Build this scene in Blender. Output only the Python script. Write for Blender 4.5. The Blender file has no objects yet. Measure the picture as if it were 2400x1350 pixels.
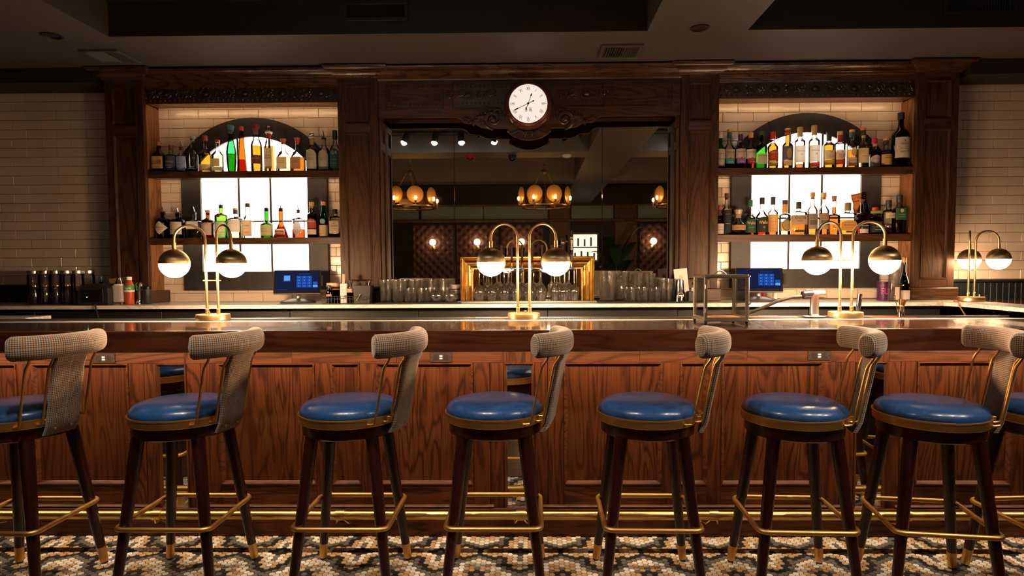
import bpy, math, random
from math import pi, sin, cos, radians, sqrt, atan2
from mathutils import Vector, Matrix
random.seed(7)
S = bpy.context.scene
COL = S.collection
# ---------------------------------------------------------------- camera
FPX, CX, CY, CAMZ = 1480.0, 1225.0, 700.0, 1.36          # focal length and principal point in a 2400 x 1350 frame
yaw, pitch, roll = math.atan(23 / FPX), math.atan(75 / FPX), -.0049
F_ = Vector((-sin(yaw) * cos(pitch), cos(yaw) * cos(pitch), -sin(pitch)))
R0 = Vector((cos(yaw), sin(yaw), 0)); U0 = R0.cross(F_)
R_ = R0 * cos(roll) + U0 * sin(roll); U_ = U0 * cos(roll) - R0 * sin(roll)
cam = bpy.data.cameras.new('camera'); camo = bpy.data.objects.new('camera', cam); COL.objects.link(camo)
cam.sensor_width = 36; cam.lens = FPX / 2400 * 36; cam.clip_start = .05
cam.shift_x = (1200 - CX) / 2400; cam.shift_y = (CY - 675) / 2400
camo.matrix_world = Matrix(((R_.x, U_.x, -F_.x, 0), (R_.y, U_.y, -F_.y, 0), (R_.z, U_.z, -F_.z, CAMZ), (0, 0, 0, 1)))
S.camera = camo
# ---------------------------------------------------------------- world, exposure, light paths
W = bpy.data.worlds.new('world'); S.world = W; W.use_nodes = True
W.node_tree.nodes['Background'].inputs[0].default_value = (1, .82, .62, 1)
W.node_tree.nodes['Background'].inputs[1].default_value = .004
S.view_settings.view_transform = 'Standard'; S.view_settings.look = 'None'
S.view_settings.exposure = 0; S.view_settings.gamma = 1; S.view_settings.use_curve_mapping = False
cy = S.cycles
cy.max_bounces = 10; cy.diffuse_bounces = 3; cy.glossy_bounces = 5; cy.transmission_bounces = 8; cy.transparent_max_bounces = 28
cy.sample_clamp_indirect = 4; cy.caustics_refractive = False; cy.caustics_reflective = False
LAMP_E, PANEL_E, LED_E, BULB_E, SPOT_W, NICHE_FILL_E = 320, 6.0, 215, 130, 66, 19
WARM, PANELC = (1, .62, .34), (1, .83, .62)
def spot(name, loc, aim, watts, angle, color, blend=.6, r=.03, parent=None):
    l = bpy.data.lights.new(name, 'SPOT'); l.energy = watts; l.color = color; l.spot_size = radians(angle); l.spot_blend = blend; l.shadow_soft_size = r
    o = bpy.data.objects.new(name, l); COL.objects.link(o); o.location = loc
    o.rotation_euler = (Vector(aim) - Vector(loc)).to_track_quat('-Z', 'Y').to_euler()
    if parent: o.parent = parent
    return o
def at(px, py, Y):                                       # world x, z of a frame pixel on the plane y = Y
    v = F_ + R_ * ((px - CX) / FPX) + U_ * ((CY - py) / FPX); t = Y / v.y
    return v.x * t, CAMZ + v.z * t
def X(px, Y, py=560): return at(px, py, Y)[0]
# ---------------------------------------------------------------- geometry collector
class G:
    def __init__(s): s.v = []; s.f = []; s.uv = {}; s.mi = []
    def add(s, vs, fs, mi=0):
        b = len(s.v); s.v += [tuple(p) for p in vs]; s.f += [tuple(i + b for i in f) for f in fs]; s.mi += [mi] * len(fs); return b
    def box(s, x0, x1, y0, y1, z0, z1, c=0, mi=0):
        if x0 > x1: x0, x1 = x1, x0
        if y0 > y1: y0, y1 = y1, y0
        if z0 > z1: z0, z1 = z1, z0
        if c <= 0:
            s.add([(x0, y0, z0), (x1, y0, z0), (x1, y1, z0), (x0, y1, z0), (x0, y0, z1), (x1, y0, z1), (x1, y1, z1), (x0, y1, z1)],
                  [(0, 3, 2, 1), (4, 5, 6, 7), (0, 1, 5, 4), (1, 2, 6, 5), (2, 3, 7, 6), (3, 0, 4, 7)], mi); return s
        c = min(c, (x1 - x0) * .45, (y1 - y0) * .45, (z1 - z0) * .45)
        vs = []; idx = {}
        lo = (x0, y0, z0); hi = (x1, y1, z1)
        for i in (0, 1):
            for j in (0, 1):
                for k in (0, 1):
                    for a in range(3):                   # axis a keeps the full extent
                        p = []
                        for ax, b in enumerate((i, j, k)):
                            e = hi[ax] if b else lo[ax]
                            p.append(e if ax == a else e - (c if b else -c))
                        idx[(i, j, k, a)] = len(vs); vs.append(p)
        fs = []
        for a in range(3):                               # faces
            o1, o2 = [q for q in range(3) if q != a]
            for b in (0, 1):
                ring = []
                for (u, w) in ((0, 0), (1, 0), (1, 1), (0, 1)):
                    t = [0, 0, 0]; t[a] = b; t[o1] = u; t[o2] = w; ring.append(idx[(t[0], t[1], t[2], a)])
                fs.append(tuple(ring))
        for a in range(3):                               # edges along a
            o1, o2 = [q for q in range(3) if q != a]
            for u in (0, 1):
                for w in (0, 1):
                    t0 = [0, 0, 0]; t0[o1] = u; t0[o2] = w; t1 = t0[:]; t1[a] = 1
                    fs.append((idx[(*t0, o1)], idx[(*t1, o1)], idx[(*t1, o2)], idx[(*t0, o2)]))
        for i in (0, 1):
            for j in (0, 1):
                for k in (0, 1): fs.append(tuple(idx[(i, j, k, a)] for a in range(3)))
        s.add(vs, fs, mi); s.fix = True
        return s
    def prism(s, pts, a0, a1, axis='y', mi=0):
        n = len(pts)
        mk = {'y': lambda p, a: (p[0], a, p[1]), 'x': lambda p, a: (a, p[0], p[1]), 'z': lambda p, a: (p[0], p[1], a)}[axis]
        s.add([mk(p, a0) for p in pts] + [mk(p, a1) for p in pts],
              [tuple(range(n)), tuple(range(2 * n - 1, n - 1, -1))] + [(i, i + n, (i + 1) % n + n, (i + 1) % n) for i in range(n)], mi); s.fix = True
        return s
    def lathe(s, prof, n=24, o=(0, 0, 0), axis='z', mi=0, sq=1.0):
        b = []
        for (r, z) in prof:
            for i in range(n):
                a = 2 * pi * i / n
                p = (r * cos(a), r * sin(a) * sq, z)
                if axis == 'y': p = (p[0], p[2], p[1])
                elif axis == 'x': p = (p[2], p[0], p[1])
                b.append((p[0] + o[0], p[1] + o[1], p[2] + o[2]))
        m = len(prof); fs = []
        for j in range(m - 1):
            for i in range(n):
                fs.append((j * n + i, j * n + (i + 1) % n, (j + 1) * n + (i + 1) % n, (j + 1) * n + i))
        if prof[0][0] > 1e-5: fs.append(tuple(range(n - 1, -1, -1)))
        if prof[-1][0] > 1e-5: fs.append(tuple((m - 1) * n + i for i in range(n)))
        s.add(b, fs, mi); s.fix = True
        return s
    def tube(s, path, r, n=8, closed=False, mi=0, caps=True):
        P = [Vector(p) for p in path]; m = len(P)
        rs = r if isinstance(r, (list, tuple)) else [r] * m
        T = []
        for i in range(m):
            a = P[(i - 1) % m] if (closed or i > 0) else P[0]
            b = P[(i + 1) % m] if (closed or i < m - 1) else P[-1]
            T.append((b - a).normalized())
        ref = Vector((0, 0, 1)) if abs(T[0].z) < .9 else Vector((1, 0, 0))
        N = (ref - T[0] * ref.dot(T[0])).normalized(); vs = []
        for i in range(m):
            N = (N - T[i] * N.dot(T[i])).normalized(); B = T[i].cross(N)
            for k in range(n):
                a = 2 * pi * k / n; vs.append(P[i] + (N * cos(a) + B * sin(a)) * rs[i])
        fs = []
        for i in range(m if closed else m - 1):
            j = (i + 1) % m
            for k in range(n): fs.append((i * n + k, i * n + (k + 1) % n, j * n + (k + 1) % n, j * n + k))
        if not closed and caps: fs += [tuple(range(n - 1, -1, -1)), tuple((m - 1) * n + k for k in range(n))]
        s.add(vs, fs, mi); s.fix = True
        return s
    def ball(s, c, r, n=10, m=6, sx=1, sy=1, sz=1, mi=0):
        prof = [(max(0, r * sin(pi * j / m)), -r * cos(pi * j / m)) for j in range(m + 1)]; prof[0] = (1e-6, -r); prof[-1] = (1e-6, r)
        g = G(); g.lathe(prof, n); s.add([(x * sx + c[0], y * sy + c[1], z * sz + c[2]) for x, y, z in g.v], g.f, mi); s.fix = True
        return s
    def mould(s, path, prof, mi=0):                      # profile (outward offset, z) swept along an xy polyline, mitred
        P = [Vector((p[0], p[1])) for p in path]; m = len(P); D = [(P[i + 1] - P[i]).normalized() for i in range(m - 1)]
        nv = lambda d: Vector((d.y, -d.x))
        vs = []
        for i in range(m):
            if i == 0: q = nv(D[0])
            elif i == m - 1: q = nv(D[-1])
            else:
                q = (nv(D[i - 1]) + nv(D[i])).normalized(); q = q / max(.3, q.dot(nv(D[i])))
            for (o, z) in prof: vs.append((P[i].x + q.x * o, P[i].y + q.y * o, z))
        k = len(prof)
        fs = [(i * k + j, i * k + j + 1, (i + 1) * k + j + 1, (i + 1) * k + j) for i in range(m - 1) for j in range(k - 1)]
        fs += [tuple(range(k)), tuple((m - 1) * k + j for j in range(k - 1, -1, -1))]
        s.add(vs, fs, mi); s.fix = True
        return s
    def xf(s, M):
        s.v = [tuple(M @ Vector(p)) for p in s.v]; return s
    def mesh(s, name, mats=(), smooth=True, ang=34):
        me = bpy.data.meshes.new(name); me.from_pydata(s.v, [], s.f)
        if getattr(s, 'fix', False):
            import bmesh
            bm = bmesh.new(); bm.from_mesh(me); bmesh.ops.recalc_face_normals(bm, faces=bm.faces); bm.to_mesh(me); bm.free()
        for m in mats: me.materials.append(m)
        if len(mats) > 1: me.polygons.foreach_set('material_index', s.mi)
        if s.uv:
            l = me.uv_layers.new(name='UVMap')
            for p in me.polygons:
                for li in p.loop_indices: l.data[li].uv = s.uv.get(me.loops[li].vertex_index, (0, 0))
        if smooth:
            me.shade_smooth(); me.set_sharp_from_angle(angle=radians(ang))
        return me
    def obj(s, name, mat, parent=None, loc=None, rot=None, smooth=True, ang=34):
        mats = mat if isinstance(mat, (list, tuple)) else (mat,)
        return put(name, s.mesh(name, mats, smooth, ang), parent, loc, rot)
def put(name, me, parent=None, loc=None, rot=None):
    o = bpy.data.objects.new(name, me); COL.objects.link(o)
    if parent: o.parent = parent
    if loc: o.location = loc
    if rot: o.rotation_euler = rot
    return o
def tag(o, label, cat, group=None):
    o['label'] = label; o['category'] = cat
    if group: o['group'] = group
    return o
def thing(name, label, cat, loc=(0, 0, 0), rz=0, group=None):
    o = bpy.data.objects.new(name, None); COL.objects.link(o); o.location = loc; o.rotation_euler = (0, 0, rz); o.empty_display_size = .1
    return tag(o, label, cat, group)
def struct(o): o['kind'] = 'structure'; return o
KIDS = {}
def copy_tree(o, parent=None):
    c = o.copy(); COL.objects.link(c); c.parent = parent
    for ch in list(o.children): copy_tree(ch, c)
    return c
def arc(c, r, a0, a1, n): return [(c[0] + r * cos(a0 + (a1 - a0) * i / n), c[1] + r * sin(a0 + (a1 - a0) * i / n)) for i in range(n + 1)]
# ---------------------------------------------------------------- materials
MATS = {}
class NT:
    def __init__(s, name):
        s.m = bpy.data.materials.new(name); s.m.use_nodes = True; s.t = s.m.node_tree; s.n = s.t.nodes; s.L = s.t.links
        s.out = s.n['Material Output']; s.b = s.n['Principled BSDF']
    def new(s, typ, **kw):
        x = s.n.new('ShaderNode' + typ)
        for k, v in kw.items(): setattr(x, k, v)
        return x
    def val(s, sock, v):
        if hasattr(v, 'is_linked') or hasattr(v, 'links'): s.L.new(v, sock)
        elif isinstance(v, (tuple, list)) and len(v) == 3 and sock.type == 'RGBA': sock.default_value = (*v, 1)
        else: sock.default_value = v
    def math(s, op, a, b=None, clamp=False):
        x = s.new('Math', operation=op, use_clamp=clamp); s.val(x.inputs[0], a)
        if b is not None: s.val(x.inputs[1], b)
        return x.outputs[0]
    def mix(s, f, a, b, typ='MIX'):
        x = s.new('MixRGB', blend_type=typ); s.val(x.inputs[0], f); s.val(x.inputs[1], a); s.val(x.inputs[2], b); return x.outputs[0]
    def ramp(s, f, *stops):
        x = s.new('ValToRGB'); s.val(x.inputs[0], f); e = x.color_ramp.elements
        while len(e) < len(stops): e.new(.5)
        for i, (p, c) in enumerate(stops): e[i].position = p; e[i].color = (*c, 1) if len(c) == 3 else c
        return x.outputs[0]
    def coord(s, scale=(1, 1, 1), rnd=0, kind='Object', rot=(0, 0, 0)):
        tc = s.new('TexCoord').outputs[kind]
        mp = s.new('Mapping'); s.L.new(tc, mp.inputs[0]); mp.inputs['Scale'].default_value = scale; mp.inputs['Rotation'].default_value = rot
        if rnd:
            oi = s.new('ObjectInfo').outputs['Random']; cb = s.new('CombineXYZ')
            for i, k in enumerate((37.1, 61.7, 17.3)): s.L.new(s.math('MULTIPLY', oi, k * rnd), cb.inputs[i])
            s.L.new(cb.outputs[0], mp.inputs['Location'])
        return mp.outputs[0]
    def noise(s, vec, scale, detail=3, rough=.5, dist=0):
        x = s.new('TexNoise'); s.L.new(vec, x.inputs['Vector']); x.inputs['Scale'].default_value = scale; x.inputs['Detail'].default_value = detail
        x.inputs['Roughness'].default_value = rough; x.inputs['Distortion'].default_value = dist; return x.outputs[0]
    def bump(s, h, strength=.2, dist=.01):
        x = s.new('Bump'); s.L.new(h, x.inputs['Height']); x.inputs['Strength'].default_value = strength; x.inputs['Distance'].default_value = dist
        s.L.new(x.outputs[0], s.b.inputs['Normal']); return x
    def set(s, **kw):
        nm = dict(color='Base Color', rough='Roughness', metal='Metallic', coat='Coat Weight', coatr='Coat Roughness', spec='Specular IOR Level', trans='Transmission Weight',
                  ior='IOR', emit='Emission Color', es='Emission Strength', sheen='Sheen Weight', aniso='Anisotropic', sss='Subsurface Weight', alpha='Alpha')
        for k, v in kw.items(): s.val(s.b.inputs[nm[k]], v)
        return s
def plain(name, color, rough=.5, metal=0, **kw):
    if name in MATS: return MATS[name]
    n = NT(name); n.set(color=color, rough=rough, metal=metal, **kw); MATS[name] = n.m; return n.m
def emit(name, color, strength):
    n = NT(name); n.n.remove(n.b); e = n.new('Emission'); e.inputs[0].default_value = (*color, 1); e.inputs[1].default_value = strength
    n.L.new(e.outputs[0], n.out.inputs[0]); MATS[name] = n.m; return n.m
def wood(name, base, dark, axis='z', rough=.38, coat=.12, fig=1.0, rnd=1, gl=.16, spec=.28):
    """stained oak: cathedral figure from a distorted band wave, fine pores from stretched noise"""
    n = NT(name); k = {'x': (0, 1, 2), 'z': (2, 0, 1), 'y': (1, 0, 2)}[axis]
    def sc(lng, crs): v = [crs] * 3; v[k[0]] = lng; return tuple(v)
    big = n.coord(sc(.50, 3.6), rnd)
    w = n.noise(big, 1.5, 3, .45, .5)
    ph = n.math('SINE', n.math('MULTIPLY', w, 95 * fig)); q = n.math('ADD', n.math('MULTIPLY', ph, .5), .5)
    line = n.ramp(q, (.0, (1, 1, 1)), (.30, (.25, .25, .25)), (.75, (0, 0, 0)))
    fine = n.noise(n.coord(sc(5, 420), rnd), 1.0, 2, .6)
    pores = n.ramp(fine, (.40, (0, 0, 0)), (.60, (1, 1, 1)))
    brk = n.noise(n.coord(sc(14, 300), rnd), 1.0, 2, .6)
    tone = n.noise(n.coord(sc(.5, 3), rnd), 1.3, 2)
    lk = n.math('MULTIPLY', line, n.math('ADD', n.math('MULTIPLY', brk, 1.1), .30), True)
    c = n.mix(lk, base, dark)
    c = n.mix(n.math('MULTIPLY', n.math('SUBTRACT', 1, pores), .55), c, tuple(d * 1.3 for d in dark))
    c = n.mix(n.math('MULTIPLY', tone, .5), c, tuple(b * .35 for b in base))
    rv = n.math('MULTIPLY', n.new('ObjectInfo').outputs['Random'], .35); c = n.mix(rv, c, tuple(b * .45 for b in base))
    n.set(color=c, rough=rough, coat=coat, coatr=gl, spec=spec); n.bump(pores, .12, .002); MATS[name] = n.m; return n.m
oak = wood('oak_bar_vertical', (.118, .031, .0076), (.011, .0027, .0011), 'z', rough=.48, coat=.05, spec=.14)
oakh = wood('oak_bar_horizontal', (.125, .034, .0083), (.012, .003, .0012), 'x', rough=.46, coat=.06, spec=.16)
oakn = wood('oak_niche', (.36, .15, .048), (.08, .03, .01), 'z', rough=.42, coat=.08)
oakb = wood('oak_backbar_vertical', (.085, .035, .0135), (.010, .004, .002), 'z', rough=.46, coat=.05, gl=.3, spec=.2)
oakbh = wood('oak_backbar_horizontal', (.095, .039, .015), (.011, .0045, .002), 'x', rough=.36, coat=.14)
carved = plain('carved_wood', (.034, .014, .007), .34, coat=.3, coatr=.2)
oakc = wood('oak_cornice', (.12, .048, .017), (.02, .008, .003), 'x', rough=.24, coat=.6, gl=.12, spec=.5)
topw = wood('bar_top_walnut', (.075, .024, .010), (.018, .006, .003), 'x', rough=.13, coat=.9, fig=.5, rnd=1, gl=.05)
apronw = wood('bar_apron_walnut', (.15, .042, .015), (.04, .011, .0045), 'x', rough=.3, coat=.35, fig=.6, gl=.12)
legw = wood('stool_leg_wood', (.050, .009, .006), (.014, .003, .002), 'z', rough=.3, coat=.5, fig=.3)
def metal(name, color, rough, aniso=0, var=.08, sc=(40, 40, 4)):
    n = NT(name); v = n.noise(n.coord(sc), 1.0, 4, .6)
    n.set(color=color, metal=1, rough=n.math('ADD', n.math('MULTIPLY', v, var), rough), aniso=aniso); MATS[name] = n.m; return n.m
brass = metal('brushed_brass', (.88, .62, .29), .27, var=.12, sc=(3, 3, 220))
brassp = metal('polished_brass', (.80, .50, .14), .10, var=.22, sc=(30, 30, 30))
def brushed():
    n = NT('brushed_brass_shade'); v = n.noise(n.coord((60, 60, 2)), 1.0, 3, .6); tg = n.new('Tangent'); tg.direction_type = 'RADIAL'; tg.axis = 'Z'
    n.set(color=(.90, .64, .30), metal=1, rough=n.math('ADD', n.math('MULTIPLY', v, .08), .30), aniso=.75); n.L.new(tg.outputs[0], n.b.inputs['Tangent']); MATS['brushed_brass_shade'] = n.m; return n.m
brasss = brushed()
goldp = metal('stool_gold', (.70, .40, .12), .42, var=.06)
steel = metal('brushed_steel', (.62, .60, .57), .24, var=.12)
chrome = plain('chrome', (.75, .74, .72), .06, 1)
blackm = plain('matte_black', (.012, .012, .013), .45)
blackg = plain('gloss_black', (.008, .008, .009), .15)
rubber = plain('black_rubber', (.01, .01, .01), .8)
ceilm = plain("ceiling_paint", (.10, .088, .076), .62)
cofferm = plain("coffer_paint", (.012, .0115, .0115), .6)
wainm = plain('wainscot_paint', (.008, .012, .014), .42, spec=.3)
whitep = plain('white_paint', (.75, .73, .7), .5)
def quartz():
    n = NT('white_quartz'); v = n.noise(n.coord((2, 5, 5)), 2.0, 6, .6, 1.5)
    n.set(color=n.ramp(v, (.46, (.72, .68, .66)), (.5, (.52, .47, .45)), (.54, (.74, .70, .68))), rough=.22, coat=.3); MATS['white_quartz'] = n.m; return n.m
quartzm = quartz()
def tilemat():
    n = NT('glazed_tile'); oi = n.new('ObjectInfo').outputs['Random']
    v = n.noise(n.coord((9, 9, 26), 1), 1.5, 3, .5); ww = n.noise(n.coord((7, 7, 10), 1), 1.0, 1)
    c = n.mix(n.math('MULTIPLY', oi, .55), (.66, .55, .45), (.54, .44, .35))
    c = n.mix(n.math('MULTIPLY', v, .35), c, (.46, .37, .29))
    n.set(color=c, rough=.20, coat=.06, coatr=.05); h = n.math('ADD', ww, n.math('MULTIPLY', n.noise(n.coord((60, 60, 60), 1), 1.0, 2), .10)); n.bump(h, .35, .012); MATS['glazed_tile'] = n.m; return n.m
tilem = tilemat()
groutm = plain('grout', (.10, .078, .06), .9)
def slate():
    n = NT('black_slate'); v = n.noise(n.coord((12, 12, 12)), 1.4, 6, .65); d = n.ramp(n.noise(n.coord((90, 90, 90)), 1.0, 1), (.70, (0, 0, 0)), (.74, (1, 1, 1)))
    c = n.ramp(v, (.3, (.006, .006, .006)), (.7, (.022, .020, .018))); n.set(color=n.mix(n.math('MULTIPLY', d, .10), c, (.3, .28, .25)), rough=.55); n.bump(v, .1, .004); MATS['black_slate'] = n.m; return n.m
slatem = slate()
def leather():
    n = NT('blue_leather'); a = n.noise(n.coord((14, 14, 14), 1), 1.2, 5, .7, 1.5); s_ = n.ramp(n.noise(n.coord((30, 5, 30), 1), 1.5, 6, .75, 2.5), (.58, (0, 0, 0)), (.66, (1, 1, 1)))
    c = n.ramp(a, (.25, (.010, .040, .115)), (.6, (.018, .078, .225)), (.85, (.04, .12, .30)))
    c = n.mix(n.math('MULTIPLY', s_, .25), c, (.09, .16, .27))
    n.set(color=c, rough=n.math('ADD', n.math('MULTIPLY', a, .10), .26), coat=.35, coatr=.14, spec=.4); n.bump(n.noise(n.coord((9, 9, 9), 1), 1.5, 4), .10, .006); MATS['blue_leather'] = n.m; return n.m
leatherm = leather()
def hound():
    n = NT('houndstooth_tweed'); tc = n.new('TexCoord').outputs['UV']; sp = n.new('SeparateXYZ'); n.L.new(tc, sp.inputs[0]); u, v = sp.outputs[0], sp.outputs[1]
    fr = lambda x: n.math('LESS_THAN', n.math('FRACT', x), .5)
    a, b = fr(u), fr(v); s_ = fr(n.math('MULTIPLY', n.math('ADD', u, v), 2.0))
    k = n.mix(s_, a, b)
    gold = n.mix(fr(n.math('MULTIPLY', v, .25)), (.46, .265, .088), (.42, .31, .18))
    c = n.mix(k, (.014, .020, .055), gold)
    n.set(color=c, rough=.9, sheen=.3); th = n.noise(n.coord((400, 400, 400)), 1.0, 2); n.bump(th, .3, .001); MATS['houndstooth_tweed'] = n.m; return n.m
houndm = hound()
def thin_glass(name, tint, edge, gloss=1.0, rough=.02):
    """thin tinted glass: light passes straight through, darker where it is seen edge-on, mirror reflection by Fresnel"""
    n = NT(name); n.n.remove(n.b)
    lw = n.new('LayerWeight'); lw.inputs[0].default_value = .35
    c = n.mix(n.math('POWER', lw.outputs['Facing'], 2.2), tint, edge)
    tr = n.new('BsdfTransparent'); n.L.new(c, tr.inputs[0])
    gl = n.new('BsdfGlossy'); gl.inputs['Color'].default_value = (1, 1, 1, 1); gl.inputs['Roughness'].default_value = rough
    fr = n.new('Fresnel'); fr.inputs[0].default_value = 1.5
    mx = n.new('MixShader'); n.L.new(n.math('MULTIPLY', fr.outputs[0], gloss), mx.inputs[0]); n.L.new(tr.outputs[0], mx.inputs[1]); n.L.new(gl.outputs[0], mx.inputs[2])
    n.L.new(mx.outputs[0], n.out.inputs[0]); MATS[name] = n.m; return n.m
GL = dict(clear=thin_glass('clear_glass', (.96, .96, .95), (.80, .77, .71)), green=thin_glass('green_glass', (.12, .40, .08), (.01, .07, .01)),
          teal=thin_glass('teal_glass', (.13, .45, .30), (.01, .12, .08)), lime=thin_glass('lime_glass', (.30, .62, .12), (.08, .30, .02)), red=thin_glass('orange_glass', (.60, .24, .05), (.3, .05, .01)),
          blue=thin_glass('blue_glass', (.03, .10, .38), (.005, .02, .12)), brown=thin_glass('brown_glass', (.34, .13, .04), (.10, .03, .01)), black=thin_glass('dark_glass', (.06, .06, .05), (.01, .01, .01)),
          olive=thin_glass('dark_green_glass', (.05, .12, .04), (.01, .02, .01)))
LQ = {k: thin_glass('liquid_' + k, c, tuple(x * .55 for x in c), .15) for k, c in dict(amber=(.46, .26, .085), gold=(.50, .36, .10), dark=(.30, .09, .03), red=(.42, .08, .03), pale=(.75, .68, .52), orange=(.52, .18, .05), green=(.32, .60, .14)).items()}
def real_glass(name, color=(1, 1, 1), rough=0.0):
    n = NT(name); n.set(color=color, rough=rough, trans=1, ior=1.47); MATS[name] = n.m; return n.m
def ware():
    n = NT('glassware'); n.n.remove(n.b); lw = n.new('LayerWeight'); lw.inputs[0].default_value = .4
    tr = n.new('BsdfTransparent'); n.L.new(n.mix(n.math('POWER', lw.outputs['Facing'], 2.0), (.95, .95, .94), (.62, .60, .56)), tr.inputs[0])
    gb = n.new('BsdfGlass'); gb.inputs['IOR'].default_value = 1.45; m1 = n.new('MixShader'); m1.inputs[0].default_value = .45; n.L.new(tr.outputs[0], m1.inputs[1]); n.L.new(gb.outputs[0], m1.inputs[2])
    gl = n.new('BsdfGlossy'); gl.inputs['Roughness'].default_value = .10; m2 = n.new('MixShader'); n.L.new(n.math('ADD', n.math('MULTIPLY', n.math('POWER', lw.outputs['Facing'], 1.5), .55), .05), m2.inputs[0]); n.L.new(m1.outputs[0], m2.inputs[1]); n.L.new(gl.outputs[0], m2.inputs[2])
    tl = n.new('BsdfTranslucent'); tl.inputs[0].default_value = (.9, .88, .84, 1); m3 = n.new('MixShader'); m3.inputs[0].default_value = .05; n.L.new(m2.outputs[0], m3.inputs[1]); n.L.new(tl.outputs[0], m3.inputs[2])
    n.L.new(m3.outputs[0], n.out.inputs[0]); MATS['glassware'] = n.m; return n.m
glassm = ware()
pane = thin_glass('window_pane', (.96, .96, .95), (.6, .6, .58), .9)
def paper(name, c, glow=.35):
    if name in MATS: return MATS[name]
    n = NT(name); n.set(color=c, rough=.7); t = n.new('BsdfTranslucent'); t.inputs[0].default_value = (*c, 1); mx = n.new('MixShader'); mx.inputs[0].default_value = glow
    n.L.new(n.b.outputs[0], mx.inputs[1]); n.L.new(t.outputs[0], mx.inputs[2]); n.L.new(mx.outputs[0], n.out.inputs[0]); MATS[name] = n.m; return n.m
def col(c, rough=.45, metal=0): return plain('col_%02x%02x%02x_%d%d' % (int(c[0] * 255), int(c[1] * 255), int(c[2] * 255), int(rough * 9), metal), c, rough, metal)
LAMPM = {k: emit('lamp_globe_glow_%d' % int(k * 100), WARM, LAMP_E * k) for k in (.2, .22, .8, .9, 1.25)}
panelm = emit('backlit_panel_glow', PANELC, PANEL_E)
railm = metal('foot_rail_brass', (.86, .56, .18), .24, var=.10, sc=(6, 40, 40))
ledm = emit('led_strip_glow', (1, .77, .52), LED_E)
nichefill = emit('niche_fill_glow', (1, .62, .32), NICHE_FILL_E)  # glow of the unseen strips added to brighten the niches
bulbm = emit('bulb_glow', (1, .52, .17), BULB_E)
sconcem = emit('sconce_glow', (1, .70, .42), 14)
spotm = emit('spot_lens_glow', (.92, .95, 1), 60)
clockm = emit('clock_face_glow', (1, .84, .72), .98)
# ---------------------------------------------------------------- lettering: one mesh per string, unit cap height, centred
TEXTS = {}
def make_texts(strings):
    tmp = []
    for s_ in strings:
        cu = bpy.data.curves.new('t', 'FONT'); cu.body = s_; cu.align_x = 'CENTER'; cu.align_y = 'CENTER'; cu.size = 1.35; cu.resolution_u = 2
        o = bpy.data.objects.new('t', cu); COL.objects.link(o); tmp.append((s_, o, cu))
    dg = bpy.context.evaluated_depsgraph_get()
    for s_, o, cu in tmp: TEXTS[s_] = bpy.data.meshes.new_from_object(o.evaluated_get(dg))
    for s_, o, cu in tmp: bpy.data.objects.remove(o); bpy.data.curves.remove(cu)
def text(s_, h, mat, parent, loc, bend=0, sx=1.0, rot=(pi / 2, 0, 0), fit=0, name='lettering'):
    """flat print: letters h tall facing -y, wrapped round a vertical cylinder of radius bend"""
    me = TEXTS[s_].copy(); xs = [v.co.x for v in me.vertices]
    if fit and xs:
        wd = (max(xs) - min(xs)) * h * sx
        if wd > fit: sx *= fit / wd
    for v in me.vertices:
        x, z = v.co.x * h * sx, v.co.y * h
        if bend: v.co = (bend * sin(x / bend), z, bend * (cos(x / bend) - 1))
        else: v.co = (x, z, 0)
    me.materials.clear(); me.materials.append(mat)
    return put(name, me, parent, loc, rot)
# ================================================================ the room
YW, ZC, ZT = 4.60, 2.73, 1.0645                          # tiled wall, ceiling, bar top
floorwood = wood('floor_planks', (.14, .062, .030), (.05, .02, .01), 'x', rough=.35)
floor = struct(G().box(-5.6, 5.6, -4.9, 4.8, -.12, -.006).obj('floor', floorwood))
for i in range(22):                                      # planks beyond the mosaic
    y1 = 2.255 - i * .145
    G().box(-5.5, 5.5, y1 - .142, y1, -.006, -.001, .002).obj('plank', floorwood, floor)
G().box(-5.5, 5.5, 2.265, 3.2, -.006, -.0022).obj('grout_bed', plain('floor_grout', (.010, .008, .007), .9), floor)
HX = dict(C=plain('hex_cream', (.68, .56, .42), .42), T=plain('hex_tan', (.46, .27, .12), .42), G=plain('hex_grey', (.125, .105, .083), .42), D=plain('hex_dark', (.017, .013, .0115), .45, spec=.3),
          B=plain('hex_bone', (.72, .66, .58), .42), S=plain('hex_sand', (.52, .38, .23), .42))
EV = {0: 'DDGCCCGDG', 2: 'TTDGCTTGT', 4: 'TTDGGGCCT', 6: 'DCTTTDDGC', 8: 'GDGGCCTDG'}
OD = {1: 'TDGCCTTD', 3: 'TTDGCCCT', 5: 'CTDDDGGC', 7: 'DCCCTTDG'}
def hexcode(c, r2):                                      # column, half-rows from the mirror row
    c = c % 16; c = 16 - c if c > 8 else c
    m = abs(r2) % 32; m = 32 - m if m > 16 else m
    return EV[c][m // 2] if c % 2 == 0 else OD[c][min(7, (m - 1) // 2)]
HP, HDX, HR = .02785, .02395, .01440
def hexgeo(x, y, g, k=None):
    top = [(x + HR * .93 * cos(a * pi / 3), y + HR * .93 * sin(a * pi / 3), 0) for a in range(6)]
    bot = [(x + HR * cos(a * pi / 3), y + HR * sin(a * pi / 3), -.0016) for a in range(6)]
    low = [(p[0], p[1], -.003) for p in bot]
    g.add(top + bot + low, [(0, 1, 2, 3, 4, 5)] + [(6 + i, 6 + (i + 1) % 6, (i + 1) % 6, i) for i in range(6)] + [(12 + i, 12 + (i + 1) % 6, 6 + (i + 1) % 6, 6 + i) for i in range(6)])
hexes = []
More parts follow.
